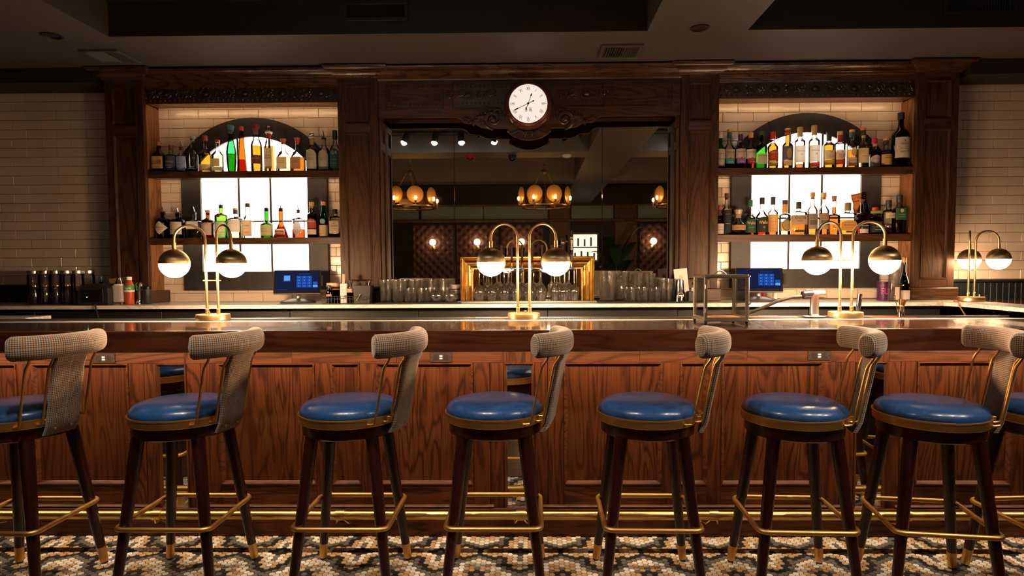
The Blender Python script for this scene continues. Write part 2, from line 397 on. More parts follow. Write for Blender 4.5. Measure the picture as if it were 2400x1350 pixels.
for ci in range(-150, 151):
    x = .1290 + ci * HDX
    for ri in range(-8, 26):
        y = 2.9516 - (ri if ci % 2 == 0 else ri + .5) * HP
        if not (2.275 < y < 3.128): continue
        code = hexcode(ci, 2 * ri if ci % 2 == 0 else 2 * ri + 1); rr = random.random()
        if code == 'C': code = 'B' if rr < .28 else ('S' if rr > .86 else 'C')
        elif code == 'T': code = 'S' if rr < .30 else 'T'
        v = Vector((x, y, -CAMZ)); d = v.dot(F_); py = CY - FPX * v.dot(U_) / d; px = CX + FPX * v.dot(R_) / d
        hexes.append((d if (20 < px < 2380 and py < 1346) else 9, x, y, code))
hexes.sort(key=lambda h: h[0])
hm = {}
for k in HX:
    g = G(); hexgeo(0, 0, g); hm[k] = g.mesh('hex_tile', (HX[k],), False)
for d, x, y, k in hexes[:300]: put('hex_tile', hm[k], floor, (x, y, 0))
g = G(); keys = list(HX)
for d, x, y, k in hexes[300:]:
    b = len(g.f); hexgeo(x, y, g); g.mi[b:] = [keys.index(k)] * (len(g.f) - b)
hmos = g.obj('hex_mosaic', [HX[k] for k in keys], floor, smooth=False); hmos['kind'] = 'stuff'
# ceiling: lower soffit and beams around black coffers
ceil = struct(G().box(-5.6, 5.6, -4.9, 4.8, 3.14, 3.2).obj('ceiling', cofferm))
for b in [(-5.5, 5.5, 3.77, 4.75), (-5.5, -2.5, 1.55, 3.77), (.677, 1.26, 1.55, 3.77), (5.0, 5.5, 1.55, 3.77), (-5.5, 5.5, 1.13, 1.55), (-5.5, -2.5, -1.0, 1.13), (.677, 1.26, -1.0, 1.13), (-5.5, 5.5, -1.4, -1.0), (-2.9, -2.5, -4.8, -1.4), (.677, 1.26, -4.8, -1.4)]:
    g = G().box(b[0], b[1], b[2], b[3], ZC, 3.139); g.mi = [0, 1, 1 if b[2] > 3 else 0, 2, 0, 2]; g.obj('beam', [ceilm, cofferm, plain('ceiling_paint_shaded', (.045, .04, .036), .6)], ceil)  # shade put into the colour: soffit front and beam sides darker than the ceiling
for (x0, x1, y, s_) in [(-2.5, .677, 3.77, -1), (1.26, 5.0, 3.77, -1), (-2.5, .677, 1.13, -1), (1.26, 5, 1.13, -1), (-2.5, .677, 1.55, 1), (1.26, 5, 1.55, 1)]:
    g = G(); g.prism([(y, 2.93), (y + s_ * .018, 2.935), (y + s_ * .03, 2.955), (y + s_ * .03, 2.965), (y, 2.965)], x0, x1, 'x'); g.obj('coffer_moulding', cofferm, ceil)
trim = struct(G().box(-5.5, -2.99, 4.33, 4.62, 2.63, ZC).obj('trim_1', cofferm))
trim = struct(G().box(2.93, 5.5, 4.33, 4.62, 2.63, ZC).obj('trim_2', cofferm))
def vent(name, label, x0, x1, y0, y1, z0, z1, wall):
    cxm, czm = (x0 + x1) / 2, (z0 + z1) / 2
    t = thing(name, label, 'vent', (cxm, y0 if wall else (y0 + y1) / 2, czm if wall else ZC))
    w, h = (x1 - x0) / 2, ((z1 - z0) if wall else (y1 - y0)) / 2
    vm = blackm if wall else plain('vent_paint', (.10, .095, .085), .5)
    def bx(a, b, c, d, e, f, nm, m):
        g = G()
        if wall: g.box(a, b, e, f, c, d, .002)
        else: g.box(a, b, c, d, e, f, .002)
        g.obj(nm, m, t)
    fr = .022
    for (a, b, c, d) in ((-w, w, -h, -h + fr), (-w, w, h - fr, h), (-w, -w + fr, -h + fr, h - fr), (w - fr, w, -h + fr, h - fr)): bx(a, b, c, d, -.014, -.001, 'frame', vm)
    bx(-w + fr, w - fr, -h + fr, h - fr, -.003, -.0005, 'backing', rubber)
    k = 14 if not wall else 22
    for i in range(k):
        g = G(); x = -w + fr + (2 * w - 2 * fr) * (i + .5) / k
        if wall: g.box(-.0012, .0012, -.004, .004, -h + fr, h - fr)
        else: g.box(-.0012, .0012, -h + fr, h - fr, -.006, .006)
        g.xf(Matrix.Rotation(radians(35 if i < k * .55 else -35), 4, 'Z' if wall else 'Y')); g.xf(Matrix.Translation((x, -.008 if wall else 0, 0 if wall else -.008))); g.obj('slat', vm, t)
vent('ceiling_vent', 'square louvred ceiling vent above the leftmost wooden pilaster', -2.835, -2.585, 3.98, 4.215, 0, 0, False)
vent('ceiling_vent', 'dark louvred ceiling vent in front of the cornice right of the clock', .435, .695, 3.98, 4.22, 0, 0, False)
vent('wall_vent', 'black rectangular vent grille on the coffer face left of the clock', -1.10, -.72, 3.768, 3.768, 2.80, 2.915, True)
vent('wall_vent', 'black rectangular vent grille on the coffer face at top right', 2.38, 2.775, 3.768, 3.768, 2.80, 2.915, True)
def downlight(x, y, label, m):
    t = thing('recessed_downlight', label, 'downlight', (x, y, ZC))
    G().lathe([(.055, -.001), (.055, -.006), (.045, -.008), (.043, -.004), (.043, -.001)], 28).obj('trim_ring', blackm, t)
    G().lathe([(.042, -.001), (.03, -.0022), (1e-4, -.0025)], 24).obj('lens', m, t)
    return t
downlight(-2.815, 3.74, 'small unlit recessed downlight in the ceiling at far left', blackg)
downlight(.97, 3.728, 'small copper-tinted recessed downlight in the ceiling beam right of the clock', metal('copper_reflector', (.8, .35, .18), .2))
# walls
wallb = struct(G().box(-5.6, 5.6, YW - .003, YW + .15, 0, 3.14).obj('wall_back', groutm))
struct(G().box(-5.6, -5.5, -4.9, 4.8, 0, 3.14).obj('wall_left', plain('wall_paint_dark', (.03, .022, .016), .6)))
struct(G().box(5.5, 5.6, -4.9, 4.8, 0, 3.14).obj('wall_right', MATS['wall_paint_dark']))
TW, TH, TG = .2185, .0664, .0024
tcache = {}
def tiles(x0, x1, z0, z1, ze, xe, parent, skip=None):
    """running bond: ze is a course line, xe a vertical joint in the course above it"""
    k = int((z0 - ze) / TH) - 1; n = 0
    while ze + k * TH < z1:
        za, zb = max(z0, ze + k * TH + TG / 2), min(z1, ze + (k + 1) * TH - TG / 2)
        if zb - za > .008:
            xs = xe + (.5 * TW if k % 2 else 0); j = int((x0 - xs) / TW) - 1
            while xs + j * TW < x1:
                xa, xb = max(x0, xs + j * TW + TG / 2), min(x1, xs + (j + 1) * TW - TG / 2); j += 1
                if xb - xa < .008: continue
                if skip and skip(xa, xb, za, zb): continue
                key = (round(xb - xa, 4), round(zb - za, 4))
                if key not in tcache: tcache[key] = G().box(-key[0] / 2, key[0] / 2, -.0095, 0, -key[1] / 2, key[1] / 2, .0022).mesh('tile', (tilem,))
                put('tile', tcache[key], parent, ((xa + xb) / 2, YW - .002 + random.uniform(-.0008, .0008), (za + zb) / 2), (random.uniform(-.006, .006), 0, random.uniform(-.003, .003)))
        k += 1
wl = struct(G().box(-4.1, -2.9, YW - .0055, YW - .0045, 1.242, 2.70).obj('wall_back_left', groutm)); tiles(-4.06, -2.90, 1.2433, 2.702, 1.2433, -3.89, wl)
wr = struct(G().box(2.85, 3.65, YW - .0055, YW - .0045, 1.25, 2.70).obj('wall_back_right', groutm)); tiles(2.86, 3.62, 1.2543, 2.702, 1.2543, 3.0627, wr)
def behind(cx):
    return lambda xa, xb, za, zb: abs(xa - cx) < .44 and abs(xb - cx) < .44 and 1.25 < za and zb < 2.10
w1 = struct(G().box(-2.70, -1.33, YW - .0055, YW - .0045, 1.116, 2.52).obj('wall_left_niche', groutm)); tiles(-2.70, -1.335, 1.116, 2.52, 1.2433, -2.629, w1, behind(-2.003))
w2 = struct(G().box(1.27, 2.65, YW - .0055, YW - .0045, 1.116, 2.52).obj('wall_right_niche', groutm)); tiles(1.275, 2.645, 1.116, 2.52, 1.2543, 2.3453, w2, behind(1.949))
for nm, x0, x1, zt in (('wainscot_left', -4.1, -2.95, 1.2425), ('wainscot_right', 2.89, 3.7, 1.2535)):
    w = struct(G().box(x0, x1, 4.585, YW - .004, .3, zt - .004).obj('wall_' + nm, wainm))
    n = int((x1 - x0) / .0435)
    for i in range(n):
        G().box(x0 + i * .0435 + .001, x0 + (i + 1) * .0435 - .001, 4.574, 4.586, .9, zt - .022, .003).obj('board', wainm, w)
    G().prism([(4.585, zt - .024), (4.566, zt - .022), (4.560, zt - .014), (4.562, zt - .004), (4.57, zt), (4.585, zt)], x0, x1, 'x').obj('cap_rail', wainm, w)
# ================================================================ back bar joinery
def pframe(x0, x1, z0, z1, yf, w=.014, d=.011, bead=.004):
    """mitred moulding round a recessed field, facing -y"""
    g = G(); loops = [(0, 0), (0, -bead), (w * .35, -bead), (w * .6, d * .3), (w, d)]
    for (i, dy) in loops: g.v += [(x0 + i, yf + dy, z0 + i), (x1 - i, yf + dy, z0 + i), (x1 - i, yf + dy, z1 - i), (x0 + i, yf + dy, z1 - i)]
    for l in range(len(loops) - 1):
        for k in range(4): g.f.append((l * 4 + k, l * 4 + (k + 1) % 4, (l + 1) * 4 + (k + 1) % 4, (l + 1) * 4 + k)); g.mi.append(0)
    g.fix = True
    return g
CROWN = [(0, 2.650), (.010, 2.652), (.012, 2.660), (.022, 2.664), (.028, 2.676), (.046, 2.690), (.066, 2.698), (.070, 2.704), (.078, 2.708), (.080, 2.722), (0, 2.722)]
def pilaster(label, x0, x1):
    xc = (x0 + x1) / 2; h = (x1 - x0) / 2; t = thing('pilaster', label, 'pilaster', (xc, 4.6, 1.117)); zb = -1.117; yb = -4.6
    def O(g, nm, m): g.xf(Matrix.Translation((-xc, yb, zb))); g.obj(nm, m, t)
    yf = 4.37; st = .050
    O(G().box(x0 + .034, x1 - .034, 4.40, 4.594, 1.118, 2.70), 'core', oakb)
    for a, b in ((x0, x0 + st), (x1 - st, x1)): O(G().box(a, b, yf, 4.405, 1.205, 2.70, .002), 'stile', oakb)
    for a, b in ((1.205, 1.262), (2.281, 2.342), (2.604, 2.70)): O(G().box(x0 + st, x1 - st, yf, 4.40, a, b, .0015), 'rail', oakbh)
    for a, b in ((1.262, 2.281), (2.342, 2.604)):
        O(G().box(x0 + st + .010, x1 - st - .010, yf + .011, 4.402, a + .010, b - .010), 'panel', oakb)
        O(pframe(x0 + st, x1 - st, a, b, yf), 'panel_moulding', oakb)
    O(G().box(x0 - .022, x1 + .022, yf - .02, 4.594 if x0 < -2.9 or x1 > 2.8 else 4.588, 1.1175, 1.203, .004), 'base_block', oakbh)
    O(G().mould([(x0, 4.592), (x0, yf), (x1, yf), (x1, 4.592)], CROWN), 'crown', oakc)
PIL = [(-2.944, -2.678), (-1.331, -1.0575), (1.019, 1.274), (2.606, 2.886)]
for lb, (a, b) in zip(('leftmost panelled oak pilaster beside the dark tiled wall', 'panelled oak pilaster between the left bottle bay and the mirror', 'panelled oak pilaster between the mirror and the right bottle bay', 'rightmost panelled oak pilaster beside the small brass lamp'), PIL): pilaster(lb, a, b)
def beads(x0, x1, z, y, step=.034, r=.008):
    g = G(); n = max(1, int((x1 - x0) / step))
    for i in range(n): g.ball((x0 + (i + .5) * (x1 - x0) / n, y, z), r, 8, 4, .9, .7, 1)
    return g
def medal(x, z, y):
    g = G(); P = [(x + .038 * cos(a * pi / 12), y - .003, z + .029 * sin(a * pi / 12)) for a in range(24)]; g.tube(P, .0045, 6, closed=True)
    P = [(x + .029 * cos(a * pi / 12), y - .003, z + .021 * sin(a * pi / 12)) for a in range(24)]; g.tube(P, .0025, 6, closed=True)
    g.ball((x, y, z), .021, 12, 6, 1, .5, .68); return g
def spiral(cx, cz, r0, r1, a0, turns, y, rad, n=26):
    P = []; R = []
    for i in range(n + 1):
        t = i / n; r = r0 + (r1 - r0) * t; a = a0 + 2 * pi * turns * t
        P.append((cx + r * cos(a), y - .006 * t, cz + r * sin(a))); R.append(rad * (1 - .55 * t))
    return P, R
def vine(x0, x1, z, y, hh):
    """carved scrolling leaves between two medallions"""
    g = G(); xm = (x0 + x1) / 2
    for s_ in (-1, 1):
        P, R = spiral(xm + s_ * .036, z + .008 * s_, .030, .006, pi * (.5 - .5 * s_), 1.3 * s_, y, .0055, 22); g.tube(P, R, 5)
        for k in range(5):
            a = pi / 2 + (k - 2) * .5; g.ball((xm + s_ * .018 + .016 * cos(a), y, z - s_ * .022 + .013 * sin(a) * s_), .011, 6, 4, .45 + .4 * abs(cos(a)), .5, .4 + .5 * abs(sin(a)))
    for s_ in (-1, 1):
        for k in range(4): g.ball((xm + s_ * (.052 + .008 * (k % 2)), y, z + (k - 1.5) * .016), .009, 6, 4, 1.1, .5, .6)
    for k in range(3): g.ball((xm, y, z + (k - 1) * .020), .008, 6, 4, .8, .6, 1.3)
    return g
def bay(side, x0, x1, zsh, ovals, zo, arch_x, labels):
    sx0, sx1 = x0 - .020, x1 + .020
    t = thing('bottle_bay', labels[0], 'bar cabinet', ((x0 + x1) / 2, 4.6, 2.5)); off = Matrix.Translation((-(x0 + x1) / 2, -4.6, -2.5))
    def O(g, nm, m): return g.xf(off).obj(nm, m, t)
    for a in (sx0 - .012, sx1): O(G().box(a, a + .012, 4.406, 4.5935, 1.118, 2.507, .001), 'side_panel', oakn)
    O(G().box(x0 - .02, x1 + .02, 4.4405, 4.5935, 2.514, 2.522), 'top_panel', oakn)
    g = G(); g.add([(x0 + .02, 4.4402, 2.5050), (x1 - .02, 4.4402, 2.5050), (x1 - .02, 4.4440, 2.5138), (x0 + .02, 4.4440, 2.5138)], [(0, 1, 2, 3)]); O(g, 'light_strip', nichefill)  # strip added out of view behind the frieze to brighten the niche tile
    fz = G().box(x0, x1, 4.414, 4.44, 2.503, 2.63, .001); fr = O(fz, 'frieze', carved)
    for i, o in enumerate(ovals): O(medal(o, zo, 4.412), 'medallion', carved)
    xs = [x0 + (x0 + ovals[0] - 2 * x0) / 2 - (ovals[1] - ovals[0]) / 2] + list(ovals) + [ovals[-1] + (ovals[1] - ovals[0])]
    for a, b in zip(ovals[:-1], ovals[1:]): O(vine(a, b, zo, 4.412, .05), 'carved_vine', carved)
    for e, s_ in ((ovals[0], -1), (ovals[-1], 1)):
        if min(abs(e - x0), abs(e - x1)) > .07: O(vine(e + s_ * .04, e + s_ * .14 if s_ > 0 else e - .14, zo, 4.412, .05), 'carved_vine', carved)
    for z in (zo - .042, zo + .042): b = O(beads(x0 + .01, x1 - .01, z, 4.413), 'bead_row', carved); b['kind'] = 'stuff'
    prof = [(0, 2.606), (.006, 2.607), (.008, 2.614), (.008, 2.622), (.018, 2.624), (.024, 2.634), (.024, 2.640), (.034, 2.642), (.046, 2.650), (.050, 2.660), (.056, 2.664), (.060, 2.676), (.074, 2.692), (.090, 2.698), (.094, 2.704), (.094, 2.714), (0, 2.714)]
    O(G().mould([(x0 + .001, 4.414), (x1 - .001, 4.414)], prof), 'cornice', oakc)
    for lb, (za, zb) in zip(labels[1:3], zsh):
        sh = thing('shelf', lb, 'shelf', ((x0 + x1) / 2, 4.48, za)); xm = (x0 + x1) / 2
        G().box(sx0 + .001 - xm, sx1 - .001 - xm, -.068, .066, 0, zb - za, .002).obj('board', oakbh, sh)
        G().box(sx0 + .001 - xm, sx1 - .001 - xm, -.068, -.060, -.009, .0015, .001).obj('nosing', oakbh, sh)  # lip added so the strip behind it stays hidden
        g = G(); g.add([(sx0 + .02 - xm, -.0596, -.0085), (sx1 - .02 - xm, -.0596, -.0085), (sx1 - .02 - xm, -.056, -.0008), (sx0 + .02 - xm, -.056, -.0008)], [(0, 1, 2, 3)]); g.obj('light_strip', nichefill, sh)  # unseen strip added behind the nosing to brighten the compartment below
    # backlit arched panel in a slate surround
    w = thing('backlit_window', labels[3], 'light panel', (arch_x, 4.59, 1.2)); cz, Ro, Ri, ho, hi = 1.79, .645, .51, .527, .3875; zb, zi = 1.2, 1.335
    zo_s = cz + sqrt(Ro * Ro - ho * ho); zi_s = cz + sqrt(Ri * Ri - hi * hi)
    def Wn(g, nm, m): return g.xf(Matrix.Translation((0, -4.59, -1.2))).obj(nm, m, w)
    g = G(); ya, yb = 4.548, 4.5885
    outl = [(-ho, zi), (-ho, zo_s)]; inl = [(-hi, zi), (-hi, zi_s)]
    n = 20; a0 = atan2(zo_s - cz, -ho); b0 = atan2(zi_s - cz, -hi)
    for i in range(1, n + 1):
        a = a0 + (pi - 2 * a0) * i / n; b = b0 + (pi - 2 * b0) * i / n; outl.append((Ro * cos(a), cz + Ro * sin(a))); inl.append((Ri * cos(b), cz + Ri * sin(b)))
    outl += [(ho, zi)]; inl += [(hi, zi)]
    g.box(-ho, ho, ya, yb, zb, zi)
    for i in range(len(outl) - 1):
        q = [outl[i], outl[i + 1], inl[i + 1], inl[i]]
        if q[2] == q[3]: q = q[:3]
        g.prism(q, ya, yb)
    Wn(g, 'slate_surround', slatem)
    zt = lambda x: cz + sqrt(max(0, Ri * Ri - x * x))
    cols = [(-hi, -.1155), (-.1145, .1145), (.1155, hi)]; zm = 1.697
    for (a, b) in cols:
        Wn(G().box(a, b, 4.569, 4.587, zi, zm - .001), 'light_pane', panelm)
        top = [(b + (a - b) * i / 8, zt(b + (a - b) * i / 8)) for i in range(9)]
        Wn(G().prism([(a, zm + .001), (b, zm + .001)] + top, 4.569, 4.587), 'light_pane', panelm)
    for x in (-.115, .115): Wn(G().box(x - .0065, x + .0065, 4.560, 4.570, zi, zt(x), .001), 'glazing_bar', blackm)
    Wn(G().box(-hi, hi, 4.5605, 4.570, zm - .0055, zm + .0055, .001), 'glazing_bar', blackm)
bay('left', -2.678, -1.331, ((1.534, 1.5725), (1.998, 2.0355)), [X(p, 4.412, 221) for p in (388, 481, 573, 661, 751)], 2.566, -2.003,
    ('oak bottle bay with carved frieze left of the mirror', 'lower bottle shelf in the left bay, above the brass globes', 'upper bottle shelf in the left bay, under the arch', 'glowing white arched panel in black surround in the left bay'))
bay('right', 1.274, 2.606, ((1.532, 1.574), (1.992, 2.0325)), [X(p, 4.412, 209) for p in (1725, 1818, 1911, 2003, 2097)], 2.566, 1.949,
    ('oak bottle bay with carved frieze right of the mirror', 'lower bottle shelf in the right bay, holding the brown whiskeys', 'upper bottle shelf in the right bay, holding the magnum of wine', 'glowing white arched panel in black surround in the right bay'))
# ---------------------------------------------------------------- centre lintel over the mirror
LC = -.0195; yl = 4.39
t = thing('mirror_lintel', 'carved oak lintel spanning the mirror under the clock', 'lintel', (LC, 4.6, 2.4)); off = Matrix.Translation((-LC, -4.6, -2.4))
def O(g, nm, m): return g.xf(off).obj(nm, m, t)
half = [(1.0375, 2.64), (1.0375, 2.392), (.515, 2.392), (.49, 2.386), (.465, 2.372), (.447, 2.352), (.43, 2.347), (.375, 2.346), (.355, 2.335), (.33, 2.320), (.295, 2.314), (.148, 2.312), (.142, 2.302), (.150, 2.292), (.140, 2.286), (.135, 2.274), (.105, 2.256), (.06, 2.238), (.02, 2.230)]
O(G().prism([(LC - u, z) for u, z in half] + [(LC + u, z) for u, z in reversed(half)], yl, yl + .03), 'board', oakbh)
O(G().box(LC - 1.0375, LC + 1.0375, yl + .03, 4.588, 2.425, 2.445), 'soffit', oakbh)
O(G().mould([(LC - 1.037, yl), (LC + 1.037, yl)], [(0, 2.634), (.008, 2.636), (.010, 2.646), (.022, 2.650), (.026, 2.662), (.036, 2.666), (.048, 2.680), (.066, 2.694), (.076, 2.698), (.080, 2.704), (.080, 2.718), (0, 2.718)]), 'cornice', oakc)
for (a, b) in ((-1.007, -.604), (-.5494, .5017), (.5422, .9643)):
    O(pframe(a, b, 2.4466, 2.6225, yl - .001, .016, -.001, .009), 'panel_moulding', oakbh)
    if b - a < .6:
        for z in (2.475, 2.596): q = O(beads(a + .035, b - .035, z, yl - .002, .028, .0075), 'bead_row', carved); q['kind'] = 'stuff'
        g = G()
        for e in (a + .030, b - .030):
            for i in range(4): g.ball((e, yl - .002, 2.500 + i * .024), .0075, 8, 4, 1, .7, .9)
        q = O(g, 'bead_row', carved); q['kind'] = 'stuff'
    else:
        O(G().box(a + .02, b - .02, yl - .003, yl + .001, 2.468, 2.602), 'carved_ground', carved)
        for z in (2.480, 2.592): q = O(beads(a + .03, b - .03, z, yl - .004, .030, .008), 'bead_row', carved); q['kind'] = 'stuff'
        for x in (X(1098, yl, 224), X(1375, yl, 223)): O(medal(x, 2.538, yl - .005), 'medallion', carved)
        for x in (X(1142, yl), X(1330, yl)): O(vine(x - .05, x + .05, 2.538, yl - .005, .05), 'carved_vine', carved)
        for x in (X(1073, yl), X(1402, yl)): O(vine(x - .03, x + .03, 2.538, yl - .005, .05), 'carved_vine', carved)
for s_ in (-1, 1):                                       # acanthus scrolls beside the clock
    g = G(); cxs, czs = LC + s_ * .245, 2.368
    P, R = spiral(cxs, czs, .066, .012, -pi / 2, 1.55 * s_, yl - .008, .011, 34); g.tube(P, R, 7)
    P, R = spiral(cxs, czs, .052, .02, -pi / 2 + .4 * s_, .9 * s_, yl - .010, .007, 24); g.tube(P, R, 6)
    g.ball((cxs, yl - .010, czs), .020, 10, 6, 1, .6, 1)
    for k in range(9):
        u = k / 8; x = LC + s_ * (.30 + .155 * u); z = 2.372 + .018 * sin(k * 1.1) - .012 * u; r = .030 * (1 - .55 * u)
        g.ball((x, yl - .006, z), r, 8, 5, .85, .45, .7); g.ball((x + s_ * .004, yl - .006, z + (.022 if k % 2 else -.018) * (1 - .4 * u)), r * .55, 6, 4, .9, .5, .9)
    P = [(LC + s_ * (.20 + .012 * k), yl - .008, 2.43 - .0035 * k + .010 * sin(k * .9)) for k in range(10)]; g.tube(P, [.011 - .0006 * k for k in range(10)], 6)
    for k in range(7):
        a = k * pi / 6 - .3; g.ball((cxs + s_ * .074 * cos(a), yl - .006, czs + .070 * sin(a)), .015, 6, 4, .8, .5, .8)
    O(g, 'acanthus_scroll', carved)
g = G()
for k in range(9):
    a = pi + (k + .5) * pi / 9; g.tube([(LC, yl - .004, 2.292), (LC + .026 * cos(a), yl - .010, 2.287 + .022 * sin(a)), (LC + .046 * cos(a), yl - .003, 2.282 + .040 * sin(a))], [.003, .0055, .003], 6)
for s_ in (-1, 1):
    P = [(LC + s_ * (.03 + .011 * k), yl - .006, 2.268 + .016 * sin(k * .55) + .0022 * k) for k in range(11)]; g.tube(P, [.008 - .0003 * k for k in range(11)], 6); g.ball((LC + s_ * .142, yl - .005, 2.288), .011, 8, 5)
O(g, 'carved_shell', carved)
# ---------------------------------------------------------------- clock
make_texts(['XII', 'I', 'II', 'III', 'IIII', 'V', 'VI', 'VII', 'VIII', 'IX', 'X', 'XI', 'B 16'])
CKX, CKZ, CKY = -.0232, 2.4545, 4.305
t = thing('wall_clock', 'round white clock face in a dark wood ring above the mirror', 'clock', (CKX, CKY, CKZ))
cw = wood('clock_case_wood', (.16, .040, .018), (.04, .01, .005), 'x', rough=.28, coat=.5, fig=.4)
G().lathe([(.128, .004), (.130, -.004), (.134, -.006), (.139, .000), (.144, .004), (.150, .006), (.154, .014), (.160, .026), (.164, .040), (.164, .052), (.158, .060), (.158, .0835), (.02, .0835)], 56, axis='y').obj('case', cw, t)
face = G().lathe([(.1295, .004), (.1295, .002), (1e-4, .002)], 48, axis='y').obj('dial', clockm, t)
ink = plain('clock_ink', (.012, .010, .009), .5)
for i, nm in enumerate(['XII', 'I', 'II', 'III', 'IIII', 'V', 'VI', 'VII', 'VIII', 'IX', 'X', 'XI']):
    a = pi / 2 - i * pi / 6; o = text(nm, .026, ink, face, (.100 * cos(a), .0008, .100 * sin(a)), sx=.62, name='numeral'); o.rotation_euler = (pi / 2, i * pi / 6, 0)
g = G()
for i in range(60):
    a = i * pi / 30; r = .0022 if i % 15 == 0 else .0011; g.box(.1195 * cos(a) - r, .1195 * cos(a) + r, .0006, .0016, .1195 * sin(a) - r, .1195 * sin(a) + r)
q = g.obj('minute_track', ink, face); q['kind'] = 'stuff'
text('B 16', .030, ink, face, (.002, .0008, -.040), sx=.62)
def hand(nm, ang, L, tail, w):
    g = G(); g.prism([(-tail, -.0022), (-tail - .004, 0), (-tail, .0022), (-.006, .0018), (L * .68, .0016), (L * .74, w), (L, 0), (L * .74, -w), (L * .68, -.0016), (-.006, -.0018)], -.006, -.0045); g.lathe([(.007, -.007), (.007, -.0035)], 14, axis='y')
    g.ball((-tail, -.0052, 0), .006, 8, 4, 1, .3, 1); g.xf(Matrix.Rotation(-ang, 4, 'Y')); g.obj(nm, ink, t)
hand('hour_hand', pi / 2 - radians(20), .076, .040, .006); hand('minute_hand', pi / 2 - radians(245), .106, .038, .0055)
# ---------------------------------------------------------------- mirror and its jambs
def mirrormat(name, c, mott, rough):
    n = NT(name); v = n.ramp(n.noise(n.coord((5, 5, 5)), 1.2, 6, .7, 1.0), (.35, (0, 0, 0)), (.75, (1, 1, 1)))
    n.set(color=n.mix(n.math('MULTIPLY', v, mott), c, tuple(x * .5 for x in c)), metal=1, rough=rough); MATS[name] = n.m; return n.m
mirm = mirrormat('antique_mirror', (.74, .69, .61), .3, .012); mir2 = mirrormat('clear_mirror', (.80, .78, .74), .1, .01)
mr = thing('bar_mirror', 'large dark mirror in three panes behind the beer taps', 'mirror', (-.02, 4.592, 1.117))
for a, b in ((-1.0555, -.561), (-.559, .5036), (.5056, 1.017)):
    G().box(a + .02, b + .02, -.0045, 0, 0, 1.305, .0015).obj('mirror_pane', mirm, mr)
for s_, xj in ((1, -1.0575), (-1, 1.019)):
    jb = thing('mirror_jamb', 'panelled oak jamb on the %s edge of the mirror' % ('left' if s_ > 0 else 'right'), 'jamb', (xj, 4.5, 1.117))
    a, b = sorted((xj - s_ * .021, xj - s_ * .001))
    G().box(a - xj, b - xj, -.093, .086, 0.09, 1.27, .001).obj('panel', oakb, jb)
    for (y0, y1) in ((-.093, -.058), (.052, .086)): G().box(*sorted((0 - s_ * .001, s_ * .009)), y0, y1, .09, 1.27, .003).obj('stile', oakb, jb)
    for (z0, z1) in ((.09, .15), (1.06, 1.12), (1.22, 1.27)): G().box(*sorted((-s_ * .001, s_ * .009)), -.058, .052, z0, z1, .003).obj('rail', oakb, jb)
# ---------------------------------------------------------------- back counter
bc = thing('back_counter', 'long white quartz counter under the bottle bays and mirror', 'counter', (0, 4.36, 1.092))
G().box(-4.3, 2.985, 4.12 - 4.36, 4.5955 - 4.36, 0, .024, .002).obj('slab', quartzm, bc)
G().prism([(2.735, 2.75 - 4.36), (2.955, 2.75 - 4.36), (2.985, 4.1195 - 4.36), (2.66, 4.1195 - 4.36), (2.735, 4.02 - 4.36)], 0, .024, 'z').obj('return_slab', quartzm, bc)
lr = tag(G().box(-4.2, -3.03, 3.72, 3.92, 1.045, 1.068, .002).obj('side_shelf', quartzm), 'small white slab end behind the bar at far left', 'shelf')
fr_l = ['black undercounter fridge cabinet at far left under the white counter', 'black undercounter cabinet below the left bottle bay', 'black undercounter cabinet below the left card terminal', 'black undercounter cabinet below the left pint glasses', 'black undercounter cabinet below the beer taps', 'black undercounter cabinet below the right pint glasses', 'black undercounter cabinet behind the soda tap', 'black undercounter cabinet at the right corner of the counter']
for i, lb in enumerate(fr_l):
    x0 = -4.2 + i * .86; c = thing('undercounter_cabinet', lb, 'cabinet', (x0 + .43, 4.3, 0))
    G().box(-.428, .428, -.12, .27, .05, 1.09, .002).obj('body', blackm, c)
    for s_ in (-1, 1):
        d = G().box(min(s_ * .004, s_ * .42), max(s_ * .004, s_ * .42), -.142, -.121, .12, 1.00, .004).obj('door', plain('cabinet_door', (.02, .02, .021), .35), c); G().tube([(s_ * .06, -.143, .86), (s_ * .06, -.165, .86), (s_ * .06, -.165, .96), (s_ * .06, -.143, .96)], .005, 6).obj('handle', steel, d)
    G().box(-.42, .42, -.10, -.06, 0, .05).obj('plinth', blackm, c)
